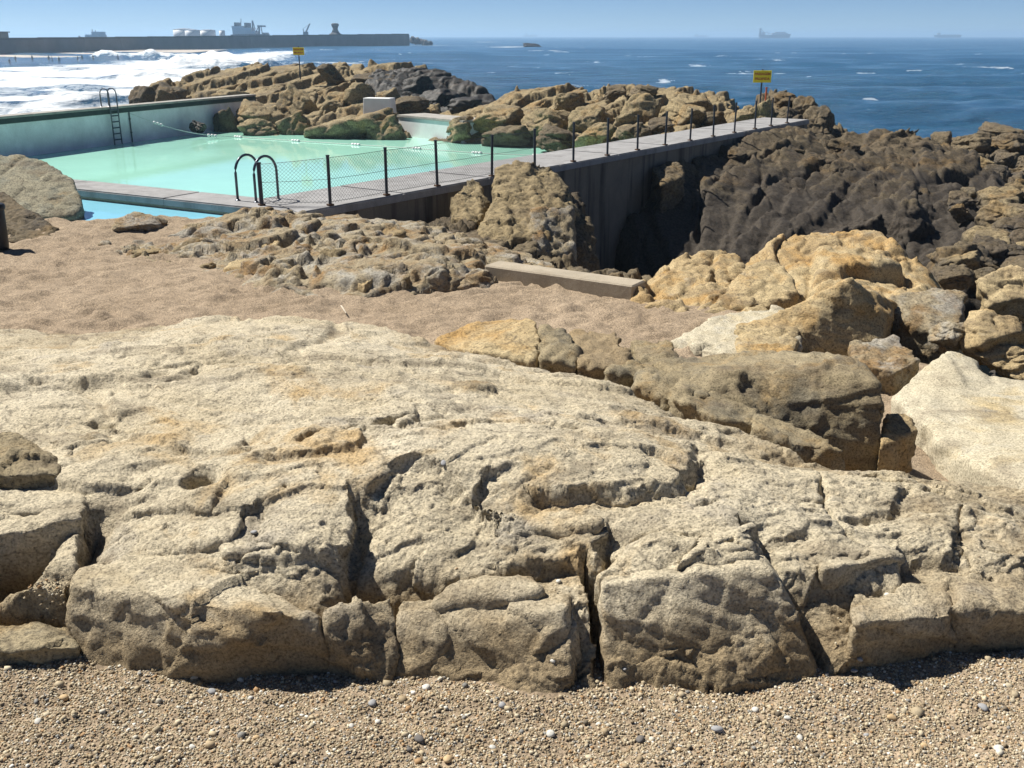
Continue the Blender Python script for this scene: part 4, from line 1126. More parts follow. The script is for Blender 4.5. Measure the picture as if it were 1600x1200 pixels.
# ------------------------------------------------------------------ pool, walls, walkway
def unit2(a, b):
    d = np.array(b[:2]) - np.array(a[:2]); return d / np.hypot(*d)
DECK, WATER = 3.0, 1.35
W0 = np.array(PZ(465, 332, DECK)[:2]); W1 = np.array(PZ(1247, 190, DECK)[:2])      # walkway outer edge
wd = unit2(W0, W1); wl = np.array([-wd[1], wd[0]])                                   # along, to the pool side
WID = 1.85
D0 = np.array(PZ(125, 296, DECK)[:2]); dd = unit2(D0, W0); dl = np.array([-dd[1], dd[0]])
if dl[1] < 0: dl = -dl
DWID = 1.0
L0 = np.array(PZ(0, 182, DECK)[:2]); L1 = np.array(PZ(354, 151, DECK)[:2]); ld = unit2(L0, L1); ln = np.array([-ld[1], ld[0]])
dstart = W0 - dd * 17.0
Lnear = L0 - ld * 14; Lfar = L1 + ld * 2.5

def rough_prism(name, poly, z0, z1, mat, parent=None, cuts=0):
    bm = bm_new(); bm_prism(bm, poly, z0, z1)
    es = [e for e in bm.edges if abs(e.verts[0].co.z - z1) < 1e-4 and abs(e.verts[1].co.z - z1) < 1e-4]
    bmesh.ops.bevel(bm, geom=es, offset=.025, segments=2, affect='EDGES')
    return bm_obj(name, bm, mat, parent)
# inside corner between divider and walkway
def isect(p, d, q, e):
    t = np.linalg.solve(np.array([d, -e]).T, q - p); return p + d * t[0]
CI = isect(W0 + wl * WID, wd, W0 + dl * DWID, dd)
W1e = W1 + wd * 1.2
walk = empty('walkway', (W0[0], W0[1], DECK))
tag(walk, 'grey concrete walkway on a high wall running out from the pool corner', 'walkway')
# deck slabs, each its own cast length
segs = 9
for i in range(segs):
    a, b_ = i / segs, (i + 1) / segs
    L = np.hypot(*(W1e - W0))
    p0 = W0 + wd * (L * a + .004); p1 = W0 + wd * (L * b_ - .004)
    t0 = (W0 if i else W0) + wd * L * a
    q1 = p1 + wl * WID; q0 = p0 + wl * WID
    if i == 0:
        poly = [W0, p1, q1, CI]
    else:
        poly = [p0, p1, q1, q0]
    kid(walk, rough_prism('deck_slab', poly, DECK - .16, DECK + .004 * ((i * 7) % 3 - 1), M['conc']))
ins = .05
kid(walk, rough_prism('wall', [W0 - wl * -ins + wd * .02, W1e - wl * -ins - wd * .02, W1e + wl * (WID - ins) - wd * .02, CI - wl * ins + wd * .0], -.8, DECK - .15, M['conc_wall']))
div = empty('divider_wall', (D0[0], D0[1], DECK))
tag(div, 'low concrete wall dividing the main pool from the paddling pool', 'wall')
for i in range(5):
    L = 16.98
    a = dstart + dd * (L * i / 5 + .004); b_ = dstart + dd * (L * (i + 1) / 5 - .004)
    end = b_ + dl * DWID if i < 4 else CI - wl * .003
    kid(div, rough_prism('coping', [a, b_, end, a + dl * DWID], DECK - .14, DECK + .003 * (i % 2), M['conc']))
kid(div, rough_prism('wall', [dstart + dl * .05, W0 - dd * .05 + dl * .05, CI - dd * .1 - dl * .05, dstart + dl * (DWID - .05)], .8, DECK - .13, M['conc_pale']))

side = empty('pool_wall', (L0[0], L0[1], DECK))
tag(side, 'long pale blue painted side wall of the pool with a dark coping lip', 'wall')
inw = -ln if (np.array([0, 45]) - L0) @ ln < 0 else ln     # toward the pool
kid(side, rough_prism('wall', [Lnear, Lfar, Lfar - inw * .5, Lnear - inw * .5], -.5, DECK - .24, M['poolwall']))
Lt = np.hypot(*(Lfar - Lnear))
for i in range(8):
    a = Lnear + ld * (Lt * i / 8 + .004); b_ = Lnear + ld * (Lt * (i + 1) / 8 - .004)
    kid(side, rough_prism('coping', [a + inw * .12, b_ + inw * .12, b_ - inw * .62, a - inw * .62], DECK - .09, DECK, M['coping']))
    kid(side, rough_prism('coping_lip', [a + inw * .08, b_ + inw * .08, b_ - inw * .55, a - inw * .55], DECK - .30, DECK - .085, M['copingface']))

bm = bm_new()
cor = isect(Lnear, ld, dstart + dl * .9, dd)
poly = [cor, W0 + dl * .9, CI + wl * -.1, W1 + wl * (WID - .1), np.array([9.5, 46.]), np.array([4, 51.]), np.array([-6, 55.]), Lfar - inw * .1]
vs = [bm.verts.new((p[0], p[1], WATER)) for p in poly]; bm.faces.new(vs)
tag(bm_obj('pool_water', bm, M['pool']), kind='structure')
bm = bm_new()
poly = [dstart + dl * .08, W0 + dl * .08, W0 + np.array([-.3, -.6]), np.array([-5.0, 17.9]), np.array([-8.4, 17.3]), np.array([-14, 17.4]), np.array([-19, 17.6])]
vs = [bm.verts.new((p[0], p[1], 2.79)) for p in poly]; bm.faces.new(vs)
tag(bm_obj('paddling_pool_water', bm, M['paddle']), kind='structure')

# ------------------------------------------------------------------ fence along the walkway
def s_at(px):
    r = (px - 800) / FPX
    lo, hi = 0., 30.
    for _ in range(50):
        m = (lo + hi) / 2; p = W0 + wd * m
        dep = p[1] * CT + (CAMZ - DECK) * ST
        if p[0] / dep < r: lo = m
        else: hi = m
    return lo
post_s = [s_at(px) for px in (521, 609, 688, 773, 840, 900, 953, 1000, 1043, 1082, 1118, 1151, 1183, 1208, 1233)]
M['rust'] = simple('rusty_steel', (.10, .055, .03), .85, 0, .35, 20)
fence = empty('fence', (W0[0], W0[1], DECK))
tag(fence, 'thin dark steel post fence with chain-link mesh along the walkway edge', 'fence')
POST_H = .93
def post(p, h, r=.032, lean=0.0):
    bm = bm_new()
    bm_tube(bm, [(p[0], p[1], DECK - .02), (p[0] + lean * .5, p[1], DECK + h * .5), (p[0] + lean, p[1], DECK + h)], r, 8)
    o = kid(fence, bm_obj('post', bm, M['steel_dark']))
    bm = bm_new(); bm_box(bm, p[0], p[1], DECK + .018, .11, .11, .03, .6); bm_obj('base_plate', bm, M['rust']).parent = o
    bm = bm_new(); bm_tube(bm, [(p[0] + lean, p[1], DECK + h - .01), (p[0] + lean, p[1], DECK + h + .015)], r * 1.2, 8); bm_obj('cap', bm, M['steel_dark']).parent = o
    return o
inset = wl * .08
posts = []
rndp = random.Random(3)
for s_ in post_s:
    p = W0 + wd * s_ + inset; posts.append(p)
    post(p, POST_H * rndp.uniform(.97, 1.03), .03, rndp.uniform(-.02, .02))
corner = np.array(PZ(409, 321, DECK)[:2])
post(corner, .78, .04)
span = [corner] + posts[:5]
for a, b_ in zip(span[:-1], span[1:]):
    bm = bm_new()
    L = np.hypot(*(b_ - a)); u = (b_ - a) / L
    H = .84; z0 = DECK + .04; step = .075
    h0 = .72 if a is corner else H
    n = int((L + H) / step) + 1
    for k in range(n):
        for sgn in (1, -1):
            s0 = k * step - H; s1 = k * step
            # clip the diagonal to the span
            t0 = max(0.0, -s0 / H); t1 = min(1.0, (L - s0) / H)
            if t1 - t0 < .02: continue
            pts = []
            for t in (t0, t1):
                ss = s0 + t * H; zz = t if sgn > 0 else 1 - t
                hh = h0 + (H - h0) * ss / L
                pts.append((a[0] + u[0] * ss, a[1] + u[1] * ss, z0 + zz * hh))
            bm_tube(bm, pts, .0024, 3, False)
    kid(fence, bm_obj('mesh_panel', bm, M['wire']))
    for zz in (.03, .45, .84):
        bm = bm_new()
        hh0 = zz * h0 / H
        bm_tube(bm, [(a[0], a[1], DECK + .04 + hh0), ((a[0] + b_[0]) / 2, (a[1] + b_[1]) / 2, DECK + .03 + (hh0 + zz) / 2), (b_[0], b_[1], DECK + .04 + zz)], .004, 4)
        kid(fence, bm_obj('tension_wire', bm, M['wire']))

# ------------------------------------------------------------------ pool ladders
def ladder(base, along, into, label, rail_h, rad, reach, down, rungs):
    """two hooped handrails from the coping over the edge and down into the water"""
    t = empty('pool_ladder', (base[0], base[1], DECK))
    tag(t, label, 'ladder', None)
    for k in (-1, 1):
        o = np.array(base) + along * k * .235
        pts = [(o[0], o[1], DECK - .03), (o[0], o[1], DECK + rail_h - reach * .5)]
        for j in range(1, 12):
            a = math.pi * j / 12
            q = o + into * reach * (1 - math.cos(a)) * .5
            pts.append((q[0], q[1], DECK + rail_h - reach * .5 + reach * .5 * math.sin(a)))
        q = o + into * reach
        pts += [(q[0], q[1], DECK + rail_h - reach * .5), (q[0], q[1], DECK), (q[0], q[1], DECK - down)]
        bm = bm_new(); bm_tube(bm, pts, rad, 10)
        hr = kid(t, bm_obj('handrail', bm, M['rail'], smooth=True))
        bm = bm_new(); bm_lathe(bm, [(rad * 2, DECK), (rad * 2, DECK + .012), (rad * 1.1, DECK + .03)], o[0], o[1], 12)
        bm_obj('foot_flange', bm, M['rail']).parent = hr
    for j in range(rungs):
        z = DECK - .12 - j * .26
        a = np.array(base) + into * reach - along * .235; b_ = np.array(base) + into * reach + along * .235
        bm = bm_new(); bm_tube(bm, [(a[0], a[1], z), (b_[0], b_[1], z)], rad * 1.1, 8)
        kid(t, bm_obj('rung', bm, M['rail']))
    return t
nb = np.array(PZ(386, 315, DECK)[:2])
ladder(nb, dd, dl, 'near pool ladder with two dark blue hooped handrails at the fence corner', .84, .026, .62, 1.9, 6)
s_l = (np.array(PZ(172, 167, DECK)[:2]) - L0) @ ld
fb = L0 + ld * s_l - inw * .25
ladder(fb, ld, inw, 'far dark pool ladder going down the pale side wall into the water', .80, .028, .48, 2.0, 7)
# drain pipe on the side wall
s_p = (np.array(PZ(213, 165, DECK)[:2]) - L0) @ ld
pp = L0 + ld * s_p + inw * .05
bm = bm_new(); bm_tube(bm, [(pp[0], pp[1], DECK - .28), (pp[0], pp[1], WATER - .3)], .03, 8)
for z in (2.4, 1.8):
    bm_box(bm, pp[0], pp[1], z, .1, .1, .04, .4)
tag(bm_obj('wall_pipe', bm, M['pipe']), 'thin dark vertical pipe on the pale side wall near the far ladder', 'pipe')
o = stone_px('rock', 299, 322, 190, 204, 50.5, M['black'], 745)
tag(o, 'small black rock at the waterline of the pale side wall', 'rock')

# floating lane rope with buoys
rope = empty('lane_rope', PZ(460, 219, WATER))
tag(rope, 'white lane rope with small floats drooping from the side wall across the pool', 'rope')
a = L0 + ld * s_p + inw * .06
R0 = Vector((a[0], a[1], DECK - .35))
RP = [Vector(PZ(*p)) for p in [(372, 214, WATER + .03), (462, 220, WATER + .03), (556, 226, WATER + .03), (651, 232, WATER + .03), (745, 239, WATER + .03), (840, 243, WATER + .03)]]
pts = []
for k in range(13):
    t = k / 12; p = R0.lerp(RP[0], t); p.z -= .28 * math.sin(math.pi * t); p.z = max(p.z, WATER + .03); pts.append(p)
for p in RP[1:]: pts.append(p)
bm = bm_new(); bm_tube(bm, pts, .016, 6); kid(rope, bm_obj('rope', bm, M['rope']))
def buoy(p, d):
    for k in (-1, 0, 1):
        c = p + d * (.16 * k)
        bm = bm_new()
        bm_tube(bm, [c - d * .07, c - d * .055, c + d * .055, c + d * .07], [.03, .065, .065, .03], 10)
        kid(rope, bm_obj('float', bm, M['buoy'], smooth=True))
for i, p in enumerate(RP):
    d = (RP[min(i + 1, len(RP) - 1)] - RP[max(i - 1, 0)]).normalized()
    buoy(p, d)
for k in (3, 9):
    buoy(pts[k], (pts[k + 1] - pts[k - 1]).normalized())

# white painted concrete at the island
def block(name, p0, p1, thick, z0, z1, mat, label, cat, cope=None, taper=0.0):
    t = empty(name, (p0[0], p0[1], z0)); tag(t, label, cat)
    a, b_ = np.array(p0[:2]), np.array(p1[:2]); u = (b_ - a) / np.hypot(*(b_ - a)); n = np.array([-u[1], u[0]])
    if n[1] < 0: n = -n
    bm = bm_new()
    lo = [a - u * taper, b_ + u * taper, b_ + u * taper + n * thick, a - u * taper + n * thick]
    hi = [a, b_, b_ + n * thick * .9, a + n * thick * .9]
    va = [bm.verts.new((*p, z0)) for p in lo]; vb = [bm.verts.new((*p, z1)) for p in hi]
    bm.faces.new(va[::-1]); bm.faces.new(vb)
    for i in range(4): bm.faces.new((va[i], va[(i + 1) % 4], vb[(i + 1) % 4], vb[i]))
    bmesh.ops.bevel(bm, geom=list(bm.edges), offset=.02, segments=1, affect='EDGES')
    kid(t, bm_obj('body', bm, mat))
    if cope:
        e = .05
        rp = rough_prism('coping', [a - u * e - n * e, b_ + u * e - n * e, b_ + u * e + n * (thick + e), a - u * e + n * (thick + e)], z1 - .002, z1 + .10, cope)
        kid(t, rp)
    return t
wa = PY(624, 176, 51.5); wb = PY(726, 178, 49.0)
block('white_wall', (wa[0], 51.0), (wb[0], 47.2), 1.6, .9, PY(670, 178, 49.3)[2] - .25, M['white'], 'low white painted wall with a grey slab top among the island rocks', 'wall', M['coping'])
ba = PY(568, 168, 53.6); bb = PY(611, 168, 53.6)
block('concrete_block', (ba[0], 53.6), (bb[0], 53.2), .8, ba[2] - .6, PY(590, 153, 53.6)[2], M['white'], 'squat white concrete block with sloping sides on the island rocks', 'block', None, .06)

# concrete kerb at the back of the sand
ka = PZ(757, 436, 2.75); kb = PZ(988, 470, 2.75)
t = block('concrete_kerb', ka, kb, .42, 2.4, 2.95, M['conc_pale'], 'long low concrete kerb lying between the sand and the gully', 'kerb')

# litter bin at the left
bp = PZ(0, 389, 2.75)
t = empty('litter_bin', (bp[0] - .02, bp[1], 2.74)); tag(t, 'black litter bin standing on the sand by the boulders', 'bin')
bm = bm_new(); bm_lathe(bm, [(.15, 2.74), (.16, 2.80), (.175, 3.38), (.17, 3.40)], bp[0] - .02, bp[1], 18); kid(t, bm_obj('body', bm, M['bin'], smooth=True))
bm = bm_new(); bm_lathe(bm, [(.19, 3.385), (.195, 3.40), (.195, 3.45), (.18, 3.47), (.10, 3.475)], bp[0] - .02, bp[1], 18); kid(t, bm_obj('rim', bm, M['bin'], smooth=True))

# yellow signs
def text_mesh(name, body, size, mat):
    c = bpy.data.curves.new(name, 'FONT'); c.body = body; c.size = size; c.align_x = 'CENTER'; c.align_y = 'CENTER'; c.extrude = .002; c.offset = .006 * size / .15
    o = bpy.data.objects.new('t', c); COL.objects.link(o)
    me = bpy.data.meshes.new_from_object(o.evaluated_get(bpy.context.evaluated_depsgraph_get()))
    bpy.data.objects.remove(o)
    me.materials.clear(); me.materials.append(mat)
    return me
def sign(px, pyt, pyb, pyfoot, pxw, y, label, face=0.0):
    top = PY(px, pyt, y); bot = PY(px, pyb, y); ft = PY(px, pyfoot, y)
    w = pxw * top[1] / FPX; h = top[2] - bot[2]
    t = empty('warning_sign', (top[0], y, ft[2])); tag(t, label, 'sign', 'yellow warning signs')
    bm = bm_new(); bm_tube(bm, [(top[0], y + .04, ft[2] - .5), (top[0], y + .04, top[2] + .06)], .035, 8); kid(t, bm_obj('pole', bm, M['steel_dark']))
    bm = bm_new(); bm_box(bm, top[0], y, (top[2] + bot[2]) / 2, w, .02, h, face, .006); board = kid(t, bm_obj('board', bm, M['yellow']))
    for k, word in enumerate(('PASSAGEM', 'PROIBIDA')):
        me = text_mesh('lettering', word, w * .185, M['red'])
        o = bpy.data.objects.new('lettering', me); COL.objects.link(o)
        o.location = (top[0], y - .014, (top[2] + bot[2]) / 2 + h * (.2 if k == 0 else -.2)); o.rotation_euler = (math.pi / 2, 0, 0)
        o.parent = board
    return t
sign(1192, 110, 129, 160, 27, 42.6, 'yellow no-passage sign on a dark pole on top of the crag')
sign(466, 74, 86, 110, 16.5, 62.5, 'yellow no-passage sign on a dark pole on the rock island crest')
p = PY(1196, 160, 42.9)
bm = bm_new(); bm_tube(bm, [(p[0], p[1], p[2] - .5), (p[0], p[1], PY(1196, 137, 42.9)[2])], .035, 8); bm_box(bm, p[0], p[1], PY(1196, 137, 42.9)[2], .09, .09, .03)
tag(bm_obj('short_post', bm, M['red']), 'short rusty red post beside the sign on the crag', 'post')
# bird on the peaked boulder
bp = PY(1431, 209, 36.0)
t = empty('bird', bp); BS = .55; tag(t, 'small dark sea bird perched on the peaked boulder', 'bird')
bm = bm_new()
bm_tube(bm, [(bp[0] - .16, bp[1], bp[2] + .08), (bp[0] - .08, bp[1], bp[2] + .11), (bp[0] + .02, bp[1], bp[2] + .15), (bp[0] + .08, bp[1], bp[2] + .20), (bp[0] + .10, bp[1], bp[2] + .26), (bp[0] + .13, bp[1], bp[2] + .28), (bp[0] + .19, bp[1], bp[2] + .27)], [.012, .05, .075, .055, .03, .036, .006], 10)
kid(t, bm_obj('body', bm, M['bird'], smooth=True))
t.scale = (BS,) * 3
for k in (-.02, .02):
    bm = bm_new(); bm_tube(bm, [(bp[0], bp[1] + k, bp[2] + .1), (bp[0], bp[1] + k, bp[2] - .06)], .007, 5); kid(t, bm_obj('leg', bm, M['bird']))
# stick on the sand
a = PZ(533, 480, 2.78); b_ = PZ(541, 492, 2.77)
bm = bm_new(); bm_tube(bm, [(a[0], a[1], 2.80), ((a[0] + b_[0]) / 2 - .012, (a[1] + b_[1]) / 2, 2.82), (b_[0], b_[1], 2.79)], [.008, .010, .006], 6)
tag(bm_obj('driftwood', bm, M['wood']), 'thin pale driftwood stick lying on the sand behind the slab', 'stick')

# ------------------------------------------------------------------ pebbles
rng = np.random.RandomState(11)
n = 84000
yy = rng.uniform(2.55, 3.75, n); xx = rng.uniform(-.66, .66, n) * (yy + .3)
gz = ground_h(xx.astype(F), yy.astype(F)); sz = slab_z(xx, yy)
inside = (sz > gz - .01)
lowspot = np.zeros(n, bool)
for (px, py), rr_ in (((625, 940), .13), ((60, 945), .22), ((560, 950), .08), ((905, 1060), .06), ((1310, 1060), .10)):
    c = on_slab(px, py); lowspot |= inside & (np.hypot(xx - c[0], yy - c[1]) < rr_)
keep = (~inside) | (lowspot & (rng.rand(n) < .55)) | (inside & (rng.rand(n) < .003))
xx, yy = xx[keep], yy[keep]; zz = np.maximum(gz, sz)[keep]
n = len(xx)
# low rounded stones
iv = np.array([(-.62, -.62, -.5), (.62, -.62, -.5), (.62, .62, -.5), (-.62, .62, -.5), (-.62, -.62, .5), (.62, -.62, .5), (.62, .62, .5), (-.62, .62, .5), (0, 0, .95)], F)
ifc = np.array([(0, 1, 5), (0, 5, 4), (1, 2, 6), (1, 6, 5), (2, 3, 7), (2, 7, 6), (3, 0, 4), (3, 4, 7), (4, 5, 8), (5, 6, 8), (6, 7, 8), (7, 4, 8)], np.int32)
r = (.0034 + .0056 * rng.beta(1.2, 3.6, n)).astype(F)
r *= rng.choice([.7, 1.0, 1.25], n, p=[.5, .38, .12])
r *= .9
big = rng.rand(n) < .02
r[big] *= rng.uniform(1.4, 2.6, big.sum())
sc = np.stack([r * rng.uniform(.9, 1.5, n), r * rng.uniform(.8, 1.2, n), r * rng.uniform(.55, .9, n)], -1)
an = rng.uniform(0, 6.28, n); c_, s_ = np.cos(an), np.sin(an)
V = iv[None] * sc[:, None, :] * (1 + .12 * rng.normal(size=(n, 9, 1)))
V = np.stack([V[..., 0] * c_[:, None] - V[..., 1] * s_[:, None], V[..., 0] * s_[:, None] + V[..., 1] * c_[:, None], V[..., 2]], -1)
V += np.stack([xx, yy, zz + r * rng.uniform(.1, .7, n)], -1)[:, None, :]
FC = (ifc[None] + (np.arange(n) * 9)[:, None, None]).reshape(-1, 3)
PALE = np.array([(.44, .36, .235), (.35, .27, .165), (.50, .43, .30), (.27, .21, .135), (.58, .53, .42), (.24, .23, .205), (.38, .24, .12), (.16, .13, .09), (.68, .65, .57)])
def tint_mesh(me, cols):
    at = me.color_attributes.new('tint', 'FLOAT_COLOR', 'POINT')
    at.data.foreach_set('color', np.concatenate([cols, np.ones((len(cols), 1))], 1).astype(F).ravel())
ci = rng.choice(9, n, p=[.25, .2, .15, .14, .07, .06, .05, .05, .03])
colr = PALE[ci] * rng.uniform(.75, 1.15, (n, 1))
me = raw_mesh('gravel', V.reshape(-1, 3), FC); tint_mesh(me, np.repeat(colr, 9, 0))
tag(link('gravel', me, M['pebble']), 'coarse tan gravel of small mixed pebbles covering the foreground', 'gravel', kind='stuff')
# larger single pebbles
def pebble_me(col, seed):
    bm = bm_new(); bmesh.ops.create_icosphere(bm, subdivisions=3, radius=1)
    for v in bm.verts: v.co *= 1 + .10 * math.sin(v.co.x * 3 + seed) * math.cos(v.co.y * 2.3 - seed)
    me = bpy.data.meshes.new('pebble'); bm.to_mesh(me); bm.free()
    me.polygons.foreach_set('use_smooth', np.full(len(me.polygons), True))
    tint_mesh(me, np.repeat(np.array([col]), len(me.vertices), 0)); me.materials.append(M['pebble'])
    return me
KINDS = [('white', (.56, .54, .48)), ('grey', (.30, .30, .30)), ('tan', (.50, .36, .2)), ('dark', (.13, .12, .11))]
pm = [[pebble_me(c, i * 3 + j) for j in range(2)] for i, (_, c) in enumerate(KINDS)]
spots = [(582, 1100, 1), (785, 1108, 1), (666, 1075, 0), (935, 1135, 0), (770, 1168, 0), (700, 1190, 2), (330, 1072, 1), (440, 1100, 0), (1120, 1145, 1), (1300, 1142, 2), (1355, 1138, 1), (1445, 1160, 2), (1250, 1150, 0), (1230, 1125, 0), (1395, 1115, 2), (640, 1175, 3), (655, 1160, 3), (550, 1140, 0), (520, 1145, 2), (590, 1130, 0), (1060, 1180, 2), (1535, 1110, 1), (860, 1150, 0), (220, 1110, 0), (100, 1090, 2), (60, 1130, 0), (400, 1150, 2), (1560, 1170, 0), (1180, 1110, 0), (975, 1065, 1), (1000, 1160, 3), (300, 1165, 0)]
on_rock = [(873, 885, 0), (830, 908, 0), (588, 964, 0), (418, 943, 0), (366, 934, 2), (396, 822, 1), (1345, 970, 1), (1352, 966, 1), (865, 992, 0), (845, 940, 0), (1390, 905, 0), (1430, 890, 0), (695, 800, 1), (880, 918, 2)]
for i, (px, py, k) in enumerate(spots + on_rock):
    rock_one = i >= len(spots)
    if rock_one:
        x, y, z = on_slab(px, py)
        z = float(slab_z(np.array([x]), np.array([y]))[0])
    else:
        x, y, z = PZ(px, py, 3.70); z = max(float(ground_h(np.array([x], F), np.array([y], F))[0]), float(slab_z(np.array([x]), np.array([y]))[0]))
    o = bpy.data.objects.new('pebble', pm[k][i % 2]); COL.objects.link(o)
    q = rng.uniform(.008, .017) * (.8 if rock_one else 1)
    o.scale = (q * rng.uniform(1.0, 1.4), q, q * .65); o.rotation_euler = (rng.uniform(-.3, .3), rng.uniform(-.3, .3), rng.uniform(0, 6)); o.location = (x, y, z + q * .35)
    nm = KINDS[k][0]
    tag(o, f'{nm} rounded pebble lying on the rough granite slab' if rock_one else f'larger {nm} rounded pebble among the fine gravel', 'pebble', ('pebbles on the slab ' if rock_one else 'larger pebbles in the gravel ') + nm)

# ------------------------------------------------------------------ sea
NRs, NCs = 380, 500
ys_ = 1 / np.linspace(1 / 36., 1 / 9000., NRs); us_ = np.linspace(-.8, .8, NCs)
X = us_[None, :] * (ys_[:, None] + 6); Y = np.repeat(ys_[:, None], NCs, 1)
Zs = np.zeros_like(X)
fade = sstep(420, 120, Y)
Xf, Yf = X.astype(F), Y.astype(F)
for lam, amp, ang, sd in ((38, .60, .15, 1), (19, .36, -.2, 2), (9, .30, .4, 3), (4.5, .16, -.5, 4)):
    ph = (Xf * math.sin(ang) + Yf * math.cos(ang)) / lam * 6.283 + 3.5 * fbm2(Xf / (lam * 3), Yf / (lam * 3), 2, 300 + sd)
    w = np.sin(ph); w = np.sign(w) * np.abs(w) ** .8
    lim = sstep(lam * 40, lam * 14, Y)
    Zs += amp * w * lim * (.6 + .6 * gn2(Xf / (lam * 4), Yf / (lam * 4), 310 + sd))
near = sstep(60, 80, Y)
Zs *= .35 + .65 * near
# surf: heavy white water on the left, a breaking crest, whitecaps elsewhere
px_ = 800 + FPX * X / (Y * CT + CAMZ * ST)
surf_c = -15 - .16 * (Y - 70)            # x of the surf's right limit
foam = .95 * sstep(6, -26, X - surf_c) * sstep(620, 420, Y) * sstep(20, 60, Y)
foam *= (1 - .42 * sstep(.0, .35, fbm2(Xf / 40, Yf / 14, 3, 330)))
wet = sstep(-80, -105, X) * sstep(190, 215, Y)
foam = foam * (1 - .75 * wet)
# breakers rolling in on the left
for y0, x0, x1, hgt, wdt in ((205, -78, -40, 2.6, 6), (150, -62, -24, 1.3, 5), (118, -60, -20, .9, 4), (290, -120, -60, 2.4, 8), (92, -48, -20, .6, 3)):
    yc = y0 + 5 * np.sin(X / 11 + y0)
    prof_ = np.where(Y < yc, np.exp(-((Y - yc) / (wdt * .45)) ** 2), np.exp(-((Y - yc) / (wdt * 1.6)) ** 2))
    br = prof_ * sstep(x0 - 4, x0 + 10, X) * sstep(x1 + 4, x1 - 10, X)
    Zs += hgt * br * (.65 + .7 * fbm2(Xf / 6, Yf / 6, 4, 340)); foam = np.maximum(foam, 1.15 * br * (.8 + .5 * fbm2(Xf / 4, Yf / 4, 3, 341)))
# whitecaps: long thin streaks
wc = fbm2(Xf / 15, Yf / 10, 4, 350); wc2 = fbm2(Xf / 90, Yf / 60, 3, 351)
foam = np.maximum(foam, .60 * sstep(.34, .66, wc + .4 * wc2) * sstep(1800, 300, Y))
# foam round the rocks
for cx, cy, rx, ry, s in ((15, 60, 8, 7, .75), (22, 62, 12, 10, .55), (12, 75, 30, 16, .38), (1, 72, 9, 6, .5), (-4, 76, 8, 6, .4), (25, 80, 22, 6, .30), (2, 640, 26, 25, .8), (-60, 760, 50, 30, .8), (-30, 700, 60, 14, .5)):
    foam = np.maximum(foam, s * np.exp(-(((X - cx) / rx) ** 2 + ((Y - cy) / ry) ** 2)))
for px, py, wpx, s in ((870, 98, 60, .75), (1090, 103, 35, .6), (760, 66, 40, .7), (930, 97, 40, .5), (1220, 137, 60, .55), (1140, 156, 40, .5), (700, 105, 40, .4), (1290, 87, 30, .4), (600, 95, 50, .45), (640, 108, 35, .45), (1400, 72, 20, .35), (500, 92, 60, .6), (560, 76, 80, .6), (1480, 190, 60, .5), (1350, 178, 50, .4)):
    c = PZ(px, py, 0)
    w = wpx * c[1] / FPX
    foam = np.maximum(foam, s * np.exp(-(((X - c[0]) / w) ** 2 + ((Y - c[1] - .1 * (X - c[0])) / (c[1] * .028)) ** 2)))
V = np.stack([X, Y, Zs], -1).reshape(-1, 3)
me = raw_mesh('sea', V, grid_faces(NRs, NCs))
at = me.attributes.new('foam', 'FLOAT', 'POINT'); at.data.foreach_set('value', foam.astype(F).ravel())
tag(link('sea', me, M['sea']), kind='structure')

# ------------------------------------------------------------------ far beach, harbour, ships
bm = bm_new()
rows = []
for k in range(26):
    t = k / 25
    x = -420 + 300 * t
    yb = 300 + 22 * math.sin(t * 5) + 60 * t * t
    rows.append([bm.verts.new((x, yb - 26 * (1 - t), -.3)), bm.verts.new((x, yb, .25 * (1 - t) + .02)), bm.verts.new((x, yb + 40, .8 * (1 - t) + .05)), bm.verts.new((x, yb + 110, .6))])
for A, B in zip(rows[:-1], rows[1:]):
    for j in range(3): bm.faces.new((A[j], B[j], B[j + 1], A[j + 1]))
M['farsand'] = simple('far_sand', (.46, .40, .33), .6, 0, .12, .05)
tag(bm_obj('far_beach', bm, M['farsand'], smooth=True), kind='structure')

A = np.array([-330., 335.]); A2 = np.array([-170., 350.]); T = np.array([PY(640, 60, 760)[0], 760.])
path = [A, A2, (A2 * .5 + T * .5) + np.array([-16, 4]), T]
brk = empty('breakwater', (A2[0], A2[1], 0)); tag(brk, 'long dark stone breakwater closing the harbour along the horizon', 'breakwater')
tops = [5.4, 5.4, 6.3, 7.6]
for i in range(3):
    p, q = path[i], path[i + 1]; u = (q - p) / np.hypot(*(q - p)); n_ = np.array([-u[1], u[0]]); 
    nseg = 8
    for k in range(nseg):
        a = p + (q - p) * (k / nseg); b_ = p + (q - p) * ((k + 1) / nseg) - u * .12
        za = tops[i] + (tops[i + 1] - tops[i]) * (k + .5) / nseg
        bm = bm_new(); bm_prism(bm, [a, b_, b_ + n_ * 14, a + n_ * 14], -1, za - .7)
        kid(brk, bm_obj('wall_section', bm, M['breakwater']))
        bm = bm_new(); bm_prism(bm, [a + n_ * .4, b_ + n_ * .4, b_ + n_ * 2.2, a + n_ * 2.2], za - .71, za + .02 * (k % 2))
        kid(brk, bm_obj('parapet', bm, M['parapet']))
rr = random.Random(5)
for k in range(26):
    t = rr.random()
    p = T + np.array([t * 14 + rr.uniform(-2, 2), rr.uniform(-2, 14)])
    kid(brk, stone('armour_block', rr.randrange(7), (p[0], p[1], 3.6 * (1 - t) + rr.uniform(-.5, .5)), (4.4, 4, 4), (rr.uniform(0, 3), rr.uniform(0, 3), rr.uniform(0, 3)), M['breakwater']))

